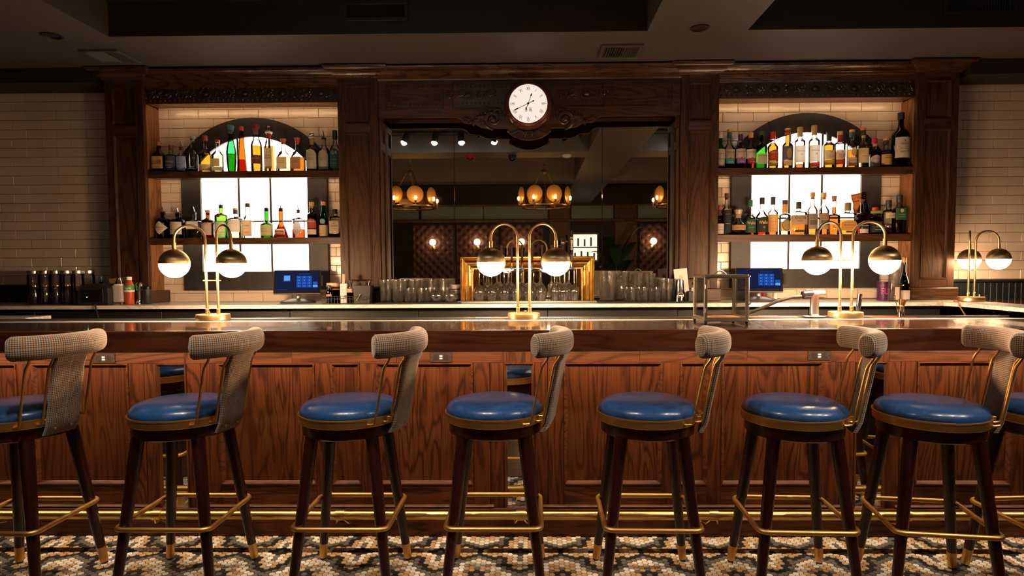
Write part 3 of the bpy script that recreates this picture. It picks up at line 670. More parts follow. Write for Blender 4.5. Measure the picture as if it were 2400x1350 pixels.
# ================================================================ the bar
YF = 3.14
bf = thing('panelled_bar', 'panelled oak bar front behind the stools', 'bar', (0, 3.2, 0))
def B(g, nm, m, k=0): g.xf(Matrix.Translation((0, -3.2, 0))); return g.obj(nm, m, bf)
B(G().box(-3.9, 3.45, YF + .016, 3.40, 0, .985), 'carcass', blackm)
openings = [(-3.33, -2.84, 0), (-2.76, -2.6192, 0), (-2.54, -2.0463, 0), (-1.9042, -1.7513, 1), (-1.5877, -1.0985, 0), (-1.0161, -.871, 0), (-.7867, -.3013, 0), (-.1443, .0081, 1), (.1561, .6456, 0), (.7351, .8735, 0), (.9437, 1.4442, 0), (1.605, 1.7632, 1), (1.9086, 2.3793, 0), (2.455, 2.60, 0), (2.68, 3.17, 0)]
ZP0, ZP1, ZM0, ZM1 = .2594, .880, .132, .880
prev = -3.88
for (a, b, mk) in openings + [(3.44, 3.46, 2)]:
    nb = mk == 1 or any(abs(o[1] - prev) < 1e-6 and o[2] == 1 for o in openings)
    if a - prev > .13 and nb:
        m_ = prev + (a - prev) * (.45 if mk != 1 else .55)
        B(G().box(prev, m_ - .001, YF, YF + .016, .14, ZP1, .003), 'stile', oak); B(G().box(m_ + .001, a, YF, YF + .016, .14, ZP1, .003), 'stile', oak)
    else: B(G().box(prev, a, YF, YF + .016, .14, ZP1, .0015), 'stile', oak)
    prev = b
    if mk == 2: break
    if mk == 0:
        B(G().box(a, b, YF, YF + .016, .14, ZP0, .0015), 'rail', oakh)
        k = 1 if b - a < .2 else (3 if b - a > .4 else 2)
        for i in range(k):                               # the glued-up staves of the field
            xa, xb = a + .008 + (b - a - .016) * i / k, a + .008 + (b - a - .016) * (i + 1) / k
            B(G().box(xa + .0002, xb - .0002, YF + .0115, YF + .0165, ZP0 + .008, ZP1 - .008), 'panel', oak)
        B(pframe(a, b, ZP0, ZP1, YF, .018, .0115, .006), 'panel_moulding', oakh)
    else:
        B(G().box(a + .010, b - .010, YF + .009, YF + .014, ZM0 + .012, ZM1 - .012, .001), 'mirror', mir2)
        B(pframe(a, b, ZM0, ZM1, YF, .016, .010, .005), 'mirror_moulding', oak)
xs = sorted([-3.88, 3.44] + [o[0] for o in openings])
for a, b in ((-3.88, -1.76), (-1.74, -.155), (-.0, 1.60), (1.77, 3.44)):
    n = 3
    for i in range(n): B(G().box(a + (b - a) * i / n + .0005, a + (b - a) * (i + 1) / n - .0005, YF - .001, YF + .016, ZP1, .984, .001), 'top_rail', oakh)
for a, b in ((-1.76, -1.74), (-.155, 0), (1.60, 1.77)): B(G().box(a, b, YF, YF + .016, ZP1, .984), 'top_rail', oak)
segs = ((-3.88, -1.95), (-1.70, -.20), (.05, 1.55), (1.81, 3.44))
for a, b in segs: B(G().prism([(YF, .140), (YF - .010, .142), (YF - .013, .150), (YF - .006, .156), (YF, .158)], a, b, 'x'), 'ledge', oakh)
for i in range(6):
    a, b = -3.88 + i * 1.22, -3.88 + (i + 1) * 1.22 - .001
    B(G().box(a, b, YF - .018, YF + .016, .0005, .140, .002), 'plinth', oakh)
# top, apron, light strip
bt = thing('bar_worktop', 'glossy dark walnut bar top with deep front apron', 'bar top', (0, 3.2, ZT))
def T(g, nm, m): g.xf(Matrix.Translation((0, -3.2, -ZT))); return g.obj(nm, m, bt)
T(G().box(-3.9, 2.95, 2.955, 3.45, ZT - .030, ZT, .001), 'slab', topw)
T(G().box(-3.9, 2.95, 2.93, 2.9548, .963, ZT, .0035), 'apron', apronw)
tag(G().box(2.99, 3.40, 2.935, 4.555, ZT + .010, ZT + .050, .004).obj('side_counter', topw), 'dark wood counter running back along the right edge', 'counter')
T(G().box(-3.9, 3.45, 2.956, 3.13, .9855, 1.030), 'underside', blackm)
lc_ = T(G().box(-3.8, 3.40, 3.003, 3.0065, .966, .9853), 'light_channel', steel)
g = G(); g.add([(-3.8, 3.008, .9845), (3.4, 3.008, .9845), (3.4, 3.020, .9845), (-3.8, 3.020, .9845)], [(3, 2, 1, 0)]); T(g, 'light_strip', ledm)
dr = thing('drip_rail', 'stainless drip rail with ribbed mat along the back of the bar', 'drip rail', (0, 3.55, ZT))
def D(g, nm, m): g.xf(Matrix.Translation((0, -3.55, -ZT))); return g.obj(nm, m, dr)
D(G().box(-3.9, 2.73, 3.452, 3.489, ZT - .03, ZT + .0015, .001), 'front_lip', plain('white_lip', (.78, .73, .69), .3))
D(G().box(-3.9, 2.73, 3.490, 3.66, ZT - .04, ZT - .012), 'trough', steel)
D(G().box(-3.9, 2.73, 3.645, 3.66, ZT - .012, ZT + .004, .002), 'back_lip', steel)
g = G()
for i in range(420): g.box(-3.0 + i * .0135, -3.0 + i * .0135 + .0065, 3.495, 3.64, ZT - .012, ZT - .001)
q = D(g, 'ribs', rubber); q['kind'] = 'stuff'
for a, b in ((X(1150, 3.56), X(1184, 3.56)), (X(1757, 3.56), X(1878, 3.56)), (X(2042, 3.56), X(2150, 3.56))): D(G().box(a, b, 3.48, 3.642, ZT - .011, ZT + .003, .001), 'wood_insert', oakh)
# kick rail
fr = thing('foot_rail', 'round polished brass foot rail along the base of the bar', 'foot rail', (0, 2.972, 0))
RZ = at(1400, 1208, 2.972)[1]
G().tube([(-3.85, 0, RZ), (3.4, 0, RZ)], .0205, 20).obj('tube', railm, fr)
for x in (-2.66, -1.82, -.93, -.06, .86, 1.77, 2.62):
    c = G().tube([(x - .022, 0, RZ), (x + .022, 0, RZ)], .0242, 20).obj('collar', railm, fr)
    for s_ in (-1, 1): G().tube([(x + s_ * .014, .0, RZ - .02), (x + s_ * .03, .03, .118), (x + s_ * .034, .09, .102), (x + s_ * .026, .1475, .104)], .004, 8).obj('bracket_arm', brassp, fr)
    G().lathe([(.018, .1495), (.018, .143), (.012, .137), (1e-4, .135)], 18, (x - .034, 0, .104), axis='y').obj('flange', brassp, fr)
for lb, a, b, z0, z1 in (('brown power outlet plate on the bar front, leftmost of three', -2.222, -2.1085, .8832, .9334), ('brown power outlet plate on the bar front, middle one', -.5142, -.4034, .8832, .9351), ('brown power outlet plate on the bar front, rightmost', 1.3655, 1.4758, .889, .9362)):
    o = thing('power_outlet', lb, 'outlet', ((a + b) / 2, YF, (z0 + z1) / 2)); w, h = (b - a) / 2, (z1 - z0) / 2; pm = plain('outlet_brown', (.026, .013, .008), .5, spec=.2)
    pl = G().box(-w, w, -.007, -.0015, -h, h, .002).obj('plate', pm, o)
    for s_ in (-1, 1):
        G().box(s_ * .026 - .012, s_ * .026 + .012, -.0085, -.0068, -.014, .014, .001).obj('socket', plain('outlet_dark', (.02, .012, .008), .3), o); G().lathe([(.0022, -.0068), (.0022, -.0078), (1e-4, -.008)], 8, (s_ * .049, 0, 0), axis='y').obj('screw', chrome, o)
    for z in (-.006, .006): G().box(-.007, .007, -.0085, -.0068, z - .0035, z + .0035).obj('usb_port', plain('port_white', (.7, .65, .55), .4), o)
# ================================================================ bar stools
HT = .0072
def roll_mesh():
    g = G(); R0_, uc, zc = .255, .046, 1.050; ha = radians(47); n, m = 40, 26; rx, rz = .037, .0485
    per = 2 * pi * sqrt((rx * rx + rz * rz) / 2)
    for i in range(n + 1):
        t = i / n; a = -ha + 2 * ha * t; e = min(t, 1 - t) * 2 * ha * R0_                 # distance from the nearer end
        k = 1.0 if e > .016 else .80 + .20 * sqrt(max(0, 1 - ((.016 - e) / .016) ** 2))
        for j in range(m + 1):
            b = 2 * pi * j / m; cx_, cz_ = cos(b), sin(b)
            p = 2.5; q = (abs(cx_) ** p + abs(cz_) ** p) ** (-1 / p)
            r = R0_ + rx * k * q * cx_ - .10 * 0
            g.uv[len(g.v)] = (per * j / m / HT, 2 * ha * R0_ * t / HT)
            g.v.append((uc + r * cos(a) + .25 * 0, r * sin(a), zc + rz * k * q * cz_))
    for i in range(n):
        for j in range(m): g.f.append((i * (m + 1) + j, i * (m + 1) + j + 1, (i + 1) * (m + 1) + j + 1, (i + 1) * (m + 1) + j)); g.mi.append(0)
    for i in (0, n):                                     # flat upholstered ends
        base = i * (m + 1); a = -ha if i == 0 else ha; c = Vector((uc + R0_ * cos(a), R0_ * sin(a), zc)); b = len(g.v)
        for j in range(m + 1):
            v = Vector(g.v[base + j]); d = v - c; du = d.x * cos(a) + d.y * sin(a)
            g.uv[len(g.v)] = (du / HT, d.z / HT); g.v.append(tuple(v + Vector((sin(a), -cos(a), 0)) * (.0005 if i == 0 else -.0005)))
        cc = len(g.v); g.v.append(tuple(c + Vector((sin(a), -cos(a), 0)) * (.006 if i == 0 else -.006))); g.uv[cc] = (0, 0)
        for j in range(m): g.f.append((b + j, b + j + 1, cc)); g.mi.append(0)
    g.fix = True
    return g.mesh('top_roll', (houndm,), True, 60)
def backpanel_mesh():
    g = G(); w, th = .066, .011; n = 16; zs = [(.682 + (1.012 - .682) * i / n) for i in range(n + 1)]
    us = lambda z: .236 + .058 * (z - .70) / .3 + (.010 if z > .98 else 0) - (.012 * max(0, (.72 - z)) / .038)
    L = 2 * (2 * w + 2 * th)
    pts = []
    m = 24
    for j in range(m + 1):
        a = 2 * pi * j / m; cx_, cy_ = cos(a), sin(a); q = (abs(cx_) ** 6 + abs(cy_) ** 6) ** (-1 / 6); pts.append((th * q * cx_, w * q * cy_))
    s = [0]
    for j in range(m): s.append(s[-1] + sqrt((pts[j + 1][0] - pts[j][0]) ** 2 + (pts[j + 1][1] - pts[j][1]) ** 2))
    for i, z in enumerate(zs):
        for j in range(m + 1): g.uv[len(g.v)] = (s[j] / HT, z / HT); g.v.append((us(z) + pts[j][0], pts[j][1], z))
    for i in range(n):
        for j in range(m): g.f.append((i * (m + 1) + j, i * (m + 1) + j + 1, (i + 1) * (m + 1) + j + 1, (i + 1) * (m + 1) + j)); g.mi.append(0)
    g.f.append(tuple(range(m, -1, -1))[:-1]); g.mi.append(0); g.fix = True
    return g.mesh('back_panel', (houndm,), True, 60)
SM = {}
def prep_stool():
    SM['roll'] = roll_mesh(); SM['panel'] = backpanel_mesh()
    SM['cushion'] = G().lathe([(.204, .742), (.2075, .752), (.207, .763), (.201, .775), (.189, .786), (.168, .7945), (.13, .7995), (.08, .801), (1e-4, .8015)], 48).mesh('seat_cushion', (leatherm,), True, 60)
    SM['band'] = G().lathe([(.196, .713), (.209, .714), (.2115, .717), (.2125, .744), (.2145, .7465), (.2145, .750), (.209, .751), (.206, .746)], 48).mesh('seat_band', (goldp,))
    SM['apron'] = G().lathe([(.05, .662), (.188, .662), (.196, .668), (.198, .7125), (.05, .7125)], 40).mesh('seat_apron', (legw,))
    def legp(z): return .2 - .078 * z / .685
    for i, (sx, sy) in enumerate(((1, 1), (1, -1), (-1, 1), (-1, -1))):
        P = lambda z: (sx * legp(z), sy * legp(z), z)
        SM['leg', i] = G().tube([P(.078), P(.3), P(.5), P(.6635)], [.0190, .0225, .0252, .0268], 18).mesh('leg', (legw,))
        SM['ferrule', i] = G().tube([P(.010), P(.014), P(.0782), P(.081)], [.0165, .0172, .0196, .0196], 18).mesh('ferrule', (goldp,))
        SM['foot', i] = G().tube([P(0), P(.0105)], [.0135, .014], 14).mesh('rubber_foot', (rubber,))
    P = []; h, rc = .1945, .034
    for (cx_, cy_, a) in ((h - rc, h - rc, 0), (-h + rc, h - rc, pi / 2), (-h + rc, -h + rc, pi), (h - rc, -h + rc, 1.5 * pi)):
        P += [(cx_ + rc * cos(a + k * pi / 12), cy_ + rc * sin(a + k * pi / 12), .3055) for k in range(7)]
    SM['ring'] = G().tube(P, .0102, 12, closed=True).mesh('foot_ring', (goldp,))
    SM['screw'] = G().ball((0, 0, 0), .0055, 8, 5).mesh('screw', (brass,))
    for i, (w, ub, u0, u1, u2) in enumerate(((.072, .199, .230, .276, .297), (-.072, .199, .230, .276, .297), (.138, .161, .194, .240, .260), (-.138, .161, .194, .240, .260))):
        P = [(ub, w, .728), (ub + .010, w, .7275), (u0 - .004, w, .731), (u0 + .001, w, .742), (u0 + .004, w, .760), (u1 - .004, w, .950), (u1 + .001, w, .965), (u2, w, .992), (u2 + .008, w, 1.015)]
        SM['rod', i] = G().tube(P, .0050, 10).mesh('back_rod', (goldp,))
    g = G(); g.box(.195, .224, -.058, .058, .722, .748, .002); SM['bracket'] = g.mesh('back_bracket', (goldp,))
    SM['rivet'] = G().ball((0, 0, 0), .0055, 10, 5, .6, 1, 1).mesh('rivet', (goldp,))
prep_stool()
def stool(label, x, y, rb, sw, group='blue leather bar stools along the bar', scale=1.0):
    t = thing('bar_stool', label, 'bar stool', (x, y, 0), radians(rb), group); s = (0, 0, radians(sw)); t.scale = (scale,) * 3
    for i in range(4):
        l = put('leg', SM['leg', i], t); put('ferrule', SM['ferrule', i], l); put('rubber_foot', SM['foot', i], l)
    r = put('foot_ring', SM['ring'], t)
    for a in (1, 3, 5, 7): put('screw', SM['screw'], r, (.262 * cos(a * pi / 4) * .985 + 0, .262 * sin(a * pi / 4) * .985, .3055))
    put('seat_apron', SM['apron'], t); put('seat_band', SM['band'], t); put('seat_cushion', SM['cushion'], t, None, s)
    put('back_bracket', SM['bracket'], t, None, s)
    for i in range(4): put('back_rod', SM['rod', i], t, None, s)
    p = put('back_panel', SM['panel'], t, None, s)
    for w in (-.034, .034): put('rivet', SM['rivet'], p, (.2455, w, .708))
    put('top_roll', SM['roll'], t, None, s)
    return t
STOOLS = [('leftmost blue bar stool, cut off by the left edge', -2.185, 2.63, 0, -16), ('second bar stool from the left, below the left brass lamp', -1.503, 2.67, 0, -15), ('third bar stool from the left, blue round seat', -.785, 2.675, 0, -15),
          ('bar stool below and left of the centre brass lamp', -.162, 2.68, 0, -14), ('bar stool with its back seen edge-on below the glass display box', .486, 2.67, -1, -15), ('bar stool below the right brass lamp, back turned rightward', 1.099, 2.65, -2, -10), ('second bar stool from the right, with its back at the right edge', 1.651, 2.625, -8, 2), ('rightmost bar stool, half hidden behind its neighbour', 2.165, 2.64, 4, -8)]
for a in STOOLS: stool(*a)
stool('tweed-backed stool standing beyond the bar return at far right', 3.68, 3.95, 25, 60, None, 1.08)
# ================================================================ brass globe lamps
LMP = {}
def prep_lamp():
    LMP['base'] = G().lathe([(.088, .0005), (.0905, .004), (.0905, .030), (.088, .0345), (.02, .0355), (1e-4, .0355)], 48).mesh('base', (brass,))
    R = .078; za = .455
    P = [(0, 0, .034), (0, 0, .2), (0, 0, za)] + [(R - R * cos(k * pi / 14), 0, za + R * sin(k * pi / 14)) for k in range(1, 15)] + [(2 * R, 0, za - .022)]
    LMP['pole'] = G().tube(P, .0072, 12).mesh('pole', (brass,))
    LMP['socket'] = G().lathe([(.0075, .002), (.0105, 0), (.0105, -.040), (.012, -.042)], 16, (2 * R, 0, za - .018)).mesh('socket', (brass,))
    r = .080; zc = za - .018 - .040 - r + .004
    LMP['shade'] = G().lathe([(r * .975, -.001), (r * 1.004, -.001)] + [(max(1e-4, r * cos(pi / 2 * i / 12)), r * sin(pi / 2 * i / 12)) for i in range(13)], 40, (0, 0, zc)).mesh('shade', (brasss,), True, 60)
    LMP['globe'] = G().lathe([(1e-4, -r * .985)] + [(r * .985 * sin(pi / 2 * i / 10), -r * .985 * cos(pi / 2 * i / 10)) for i in range(1, 11)] + [(r * .985, -.0012), (1e-4, -.0012)], 40, (2 * R, 0, zc)).mesh('glass_globe', (LAMPM[.8],), True, 60)
    for k, m in LAMPM.items():
        LMP['globe', k] = LMP['globe'].copy(); LMP['globe', k].materials[0] = m
    LMP['collar'] = G().lathe([(.0105, .0352), (.0105, .064), (.0085, .066)], 16).mesh('pole_collar', (brass,))
    LMP['knob'] = G().lathe([(.003, .0352), (.003, .045), (.005, .046), (.005, .052), (1e-4, .054)], 12).mesh('switch_knob', (brass,))
prep_lamp()
def lamp(label, x, y, z, al, ar, zbar, kk, rz=0, hs=1.0):
    t = thing('table_lamp', label, 'lamp', (x, y, z), rz, 'brass globe lamps on the bar'); t.scale = (hs, hs, hs)
    put('base', LMP['base'], t); put('switch_knob', LMP['knob'], t, (.01, -.055, 0))
    for s_, a in ((-1, pi + radians(al)), (1, -radians(ar))):
        l = (s_ * .033, 0, 0); p = put('pole', LMP['pole'], t, l, (0, 0, a)); put('pole_collar', LMP['collar'], p); put('socket', LMP['socket'], p)
        put('shade', LMP['shade'], t, (l[0] + .156 * cos(a), .156 * sin(a), 0), (0, 0, a)); put('glass_globe', LMP['globe', kk[0 if s_ < 0 else 1]], t, l, (0, 0, a))
    b = G().tube([(-.052, 0, zbar), (.052, 0, zbar)], .0034, 8); b.lathe([(.0095, zbar - .005), (.0095, zbar + .005)], 14, (-.033, 0, 0)); b.lathe([(.0095, zbar - .005), (.0095, zbar + .005)], 14, (.033, 0, 0)); b.obj('cross_bar', brass, t)
lamp('brass lamp with two globes on the bar in front of the left bay', -1.812, 3.545, ZT + .0005, 28, 33, .225, (.2, 1.25), radians(-3))
lamp('brass lamp with two globes at the centre of the bar, before the mirror', -.049, 3.555, ZT + .0005, 20, 20, .075, (.8, .8))
lamp('brass lamp with two globes on the bar in front of the right bay', 1.752, 3.555, ZT + .0005, 16, 27, .322, (1.25, .9))
lamp('smaller-looking brass lamp on the counter corner by the right wall', 2.90, 4.215, 1.1165, -144.6, 30, .262, (.22, .22), radians(20), .87)
cdm = plain('cord_tan', (.30, .17, .07), .6)
tag(G().tube([(2.806, 4.205, 1.121), (2.77, 4.19, 1.121), (2.755, 4.15, 1.121), (2.72, 4.06, 1.121), (2.70, 4.035, 1.105), (2.72, 4.0, 1.04), (2.80, 3.95, .94)], .004, 8).obj('lamp_cable', cdm), 'tan power cord trailing from the corner lamp over the counter edge', 'cord')
# ================================================================ bottles on the shelves
INK, WHT, GLD, REDI, ORI = col((.02, .015, .012)), col((.8, .76, .7)), col((.62, .40, .12)), col((.45, .04, .03)), col((.75, .22, .06))
make_texts(['山崎', 'ROCA AZUL', 'DON', 'ISLAND', 'G4', "HENDRICK'S", 'GIN', 'MONKEY', '47', 'CHILE', 'Grand Marnier', 'TAMNAVULIN', 'FERNET BRANCA', 'DISARONNO', 'THE', 'GLENLIVET', '12', '14', '15', 'Glenfiddich', '18', 'MACALLAN', 'NAPA', 'Weller',
            'KNOB', 'CREEK', 'HIGH', 'WEST', 'WHISTLEPIG', 'CHERRY', 'RUM', 'V P P C', 'LAGAVULIN', 'ABERLOUR', 'CHIVAS', 'AVION', '1 2 3', '4 5 6', '7 8 9', 'x 0 ok', 'Fuji', 'BURGUNDY', 'Fuji ', 'GUINNESS', 'toast'])
def sect(prof, p_of, dep, n=28):
    """loft of superelliptic cross-sections: prof is a list of (z, half width)"""
    g = G()
    for (z, r) in prof:
        p = p_of(r)
        for i in range(n):
            a = 2 * pi * (i + .5) / n; c, s_ = cos(a), sin(a); q = (abs(c) ** p + abs(s_) ** p) ** (-1 / p); dd = dep + (1 - dep) * max(0, min(1, (p_of.r0 - r) / (p_of.r0 - p_of.r1 + 1e-6)))
            g.v.append((r * q * c, r * q * s_ * dd, z))
    m = len(prof)
    for j in range(m - 1):
        for i in range(n): g.f.append((j * n + i, j * n + (i + 1) % n, (j + 1) * n + (i + 1) % n, (j + 1) * n + i)); g.mi.append(0)
    g.f += [tuple(range(n - 1, -1, -1)), tuple((m - 1) * n + i for i in range(n))]; g.mi += [0, 0]; g.fix = True
    return g
class POf:
    def __init__(s, r0, r1, pm): s.r0, s.r1, s.pm = r0, r1, pm
    def __call__(s, r): return 2 + (s.pm - 2) * max(0, min(1, (r - s.r1) / (s.r0 - s.r1 + 1e-6)))
PU = 4.485 / FPX
def bottle(x, zs, row, yb=4.485, pu=PU, name='bottle', cat='bottle', group=None):
    (w, hb, hs, hn, nw, sq, gl, lq, fill, cap, caph, capc, labs, desc) = row
    u = pu; R, rn = w / 2 * u, nw / 2 * u; dep = (1, .85, .55)[sq]; pm = (2, 6, 5)[sq]; po = POf(R, rn, pm)
    t = thing(name, desc, cat, (x, yb, zs + .0006), 0, group)
    def prof(sc, top):
        P = [(0 if sc == 1 else .004, R * .90 * sc), (.0035 if sc == 1 else .006, R * .985 * sc)]
        z = hb * u; P.append((min(z * .5, top), R * sc))
        if gl == 'teal': P = [(0, R * .74 * sc), (.02, R * .80 * sc), (hb * u * .55, R * .95 * sc)]
        if gl == 'red': P = [(0 if sc == 1 else .004, R * sc), (hb * u * .5, R * .84 * sc)]
        P.append((z, R * (1 if gl != 'red' else .70) * sc)); r0 = P[-1][1]; k = 7
        for i in range(1, k + 1):
            f = i / k; P.append((z + (hs - hb) * u * f, rn * sc + (r0 - rn * sc) * (.5 + .5 * cos(pi * f)) if gl != 'red' else r0 + (rn * sc - r0) * f))
        P += [(hn * u - .008, rn * sc), (hn * u - .007, rn * (1.16 if sc == 1 else 1) * sc), (hn * u, rn * (1.14 if sc == 1 else 1) * sc)]
        if top < hn * u:
            Q = [p for p in P if p[0] < top]; nx = [p for p in P if p[0] >= top][0]; a = Q[-1]; f = (top - a[0]) / max(1e-6, nx[0] - a[0]); Q.append((top, a[1] + (nx[1] - a[1]) * f)); return Q
        return P
    sect(prof(1, 9), po, dep).obj('glass', GL[gl], t, ang=50)
    if lq: sect(prof(.93, fill * u), po, dep).obj('liquid', LQ[lq], t, ang=50)
    zt = hn * u; rc = rn * 1.25
    if cap == 'cap': G().lathe([(rc * .98, zt - .010), (rc, zt - .008), (rc, zt + caph * u - .002), (rc * .9, zt + caph * u), (1e-4, zt + caph * u)], 18).obj('cap', col(capc, .35), t)
    elif cap == 'cap2':
        G().lathe([(rc * .96, zt - .004 - caph * u * .4), (rc, zt - caph * u * .4), (rc, zt + caph * u * .5)], 18).obj('neck_band', col(capc[0], .35), t); G().lathe([(rc * 1.0, zt + caph * u * .5), (rc * 1.02, zt + caph * u * .96), (rc * .9, zt + caph * u), (1e-4, zt + caph * u)], 18).obj('cap', col(capc[1], .45), t)
    elif cap == 'cork':
        G().lathe([(rn * .85, zt - .012), (rn * .9, zt + .003), (rc, zt + .004), (rc * 1.02, zt + caph * u - .002), (rc * .9, zt + caph * u), (1e-4, zt + caph * u)], 16).obj('stopper', col(capc, .6), t)
    elif cap == 'flare': G().lathe([(rn * .85, zt - .006), (rn * 1.0, zt + .003), (rn * 1.55, zt + caph * u), (1e-4, zt + caph * u)], 18).obj('stopper', col(capc, .5), t)
    elif cap == 'ball':
        G().lathe([(rn * .9, zt - .006), (rn * 1.5, zt + .002), (rn * 1.5, zt + .010), (rn * .8, zt + .012), (rn * .8, zt + .014)], 18).obj('collar', col(capc, .3), t); G().ball((0, 0, zt + .012 + rn * 1.1), rn * 1.25, 16, 10).obj('stopper', GL['clear'] if capc[0] > .5 else chrome, t)
    elif cap == 'pour':
        st = G().lathe([(rn * .7, zt - .012), (rn * .8, zt + .002), (rn * 1.1, zt + .003), (rn * 1.05, zt + .009), (rn * .5, zt + .013)], 14).obj('stopper', blackm, t); G().tube([(0, 0, zt + .010), (0, 0, zt + caph * u * .45), (-.003, 0, zt + caph * u * .8), (-.006, 0, zt + caph * u)], [.0042, .0036, .0028, .0024], 8).obj('pour_spout', chrome, t)
    elif cap == 'crown':
        g = G(); g.lathe([(rn * 1.05, zt - .010), (rn * 1.25, zt), (rn * 1.4, zt + caph * u * .3), (rn * 1.7, zt + caph * u * .8), (rn * 1.2, zt + caph * u), (1e-4, zt + caph * u)], 10); g.obj('stopper', col(capc, .25, 0), t, smooth=False)
    for k, L in enumerate(labs):
        z0, z1, wf, c = L[:4]; tx = L[4] if len(L) > 4 else (); shp = L[5] if len(L) > 5 else 'r'
        rr = R * 1.012; zm = (z0 + z1) / 2 * u; pz = 2 if sq == 0 else pm; g = G(); n = 14
        if (z0 * u) > hs * u: rr = rn * 1.06; pz = 2
        if gl == 'red': rr = R * .86
        fy = lambda xx: -rr * dep_ * max(0, (1 - min(1, abs(xx) / rr) ** pz)) ** (1 / pz)
        dep_ = dep if rr > rn * 1.2 else 1
        rows = 1 if shp == 'r' else 16
        for j in range(rows + 1):
            v = j / rows; z = z0 * u + (z1 - z0) * u * v
            if shp == 'r': hw = wf
            elif shp == 'o': hw = wf * sqrt(max(0, 1 - (2 * v - 1) ** 2))
            elif shp == 'd': hw = wf * (1 - abs(2 * v - 1)) ** .85
            elif shp == 'a': hw = wf * (1 if v < .68 else sqrt(max(0, 1 - ((v - .68) / .32) ** 2)))
            for i in range(n + 1):
                xx = rr * hw * (2 * i / n - 1); g.v.append((xx, fy(xx) - .0006 - .0002 * k, z))
        for j in range(rows):
            for i in range(n): g.f.append((j * (n + 1) + i, j * (n + 1) + i + 1, (j + 1) * (n + 1) + i + 1, (j + 1) * (n + 1) + i)); g.mi.append(0)
        lb = g.obj('label' if z0 < hs else 'neck_label', paper('paper_%d_%d_%d' % tuple(int(v * 99) for v in c), c), t)
        for (s_, z, h, cc) in tx:
            if s_ == '-':                                # a line of print too small to read
                G().box(-rr * wf * .55, rr * wf * .55, -rr * dep_ * (1.004 if sq else 1.0) - .0018, -rr * dep_ - .0009 if sq else -rr * .90, z * u - .0006, z * u + .0006).obj('print_line', cc, lb)
            else: text(s_, h * u, cc, lb, (0, fy(0) - .0014, z * u), bend=0 if sq else rr + .0008, fit=rr * wf * 1.75)
    return t
CR, TANc, NAV, KRF = (.66, .56, .42), (.62, .40, .16), (.06, .10, .17), (.45, .25, .10)
UL = 'on the upper left shelf'; LL = 'on the lower left shelf'; UR = 'on the upper right shelf'; LR = 'on the lower right shelf'
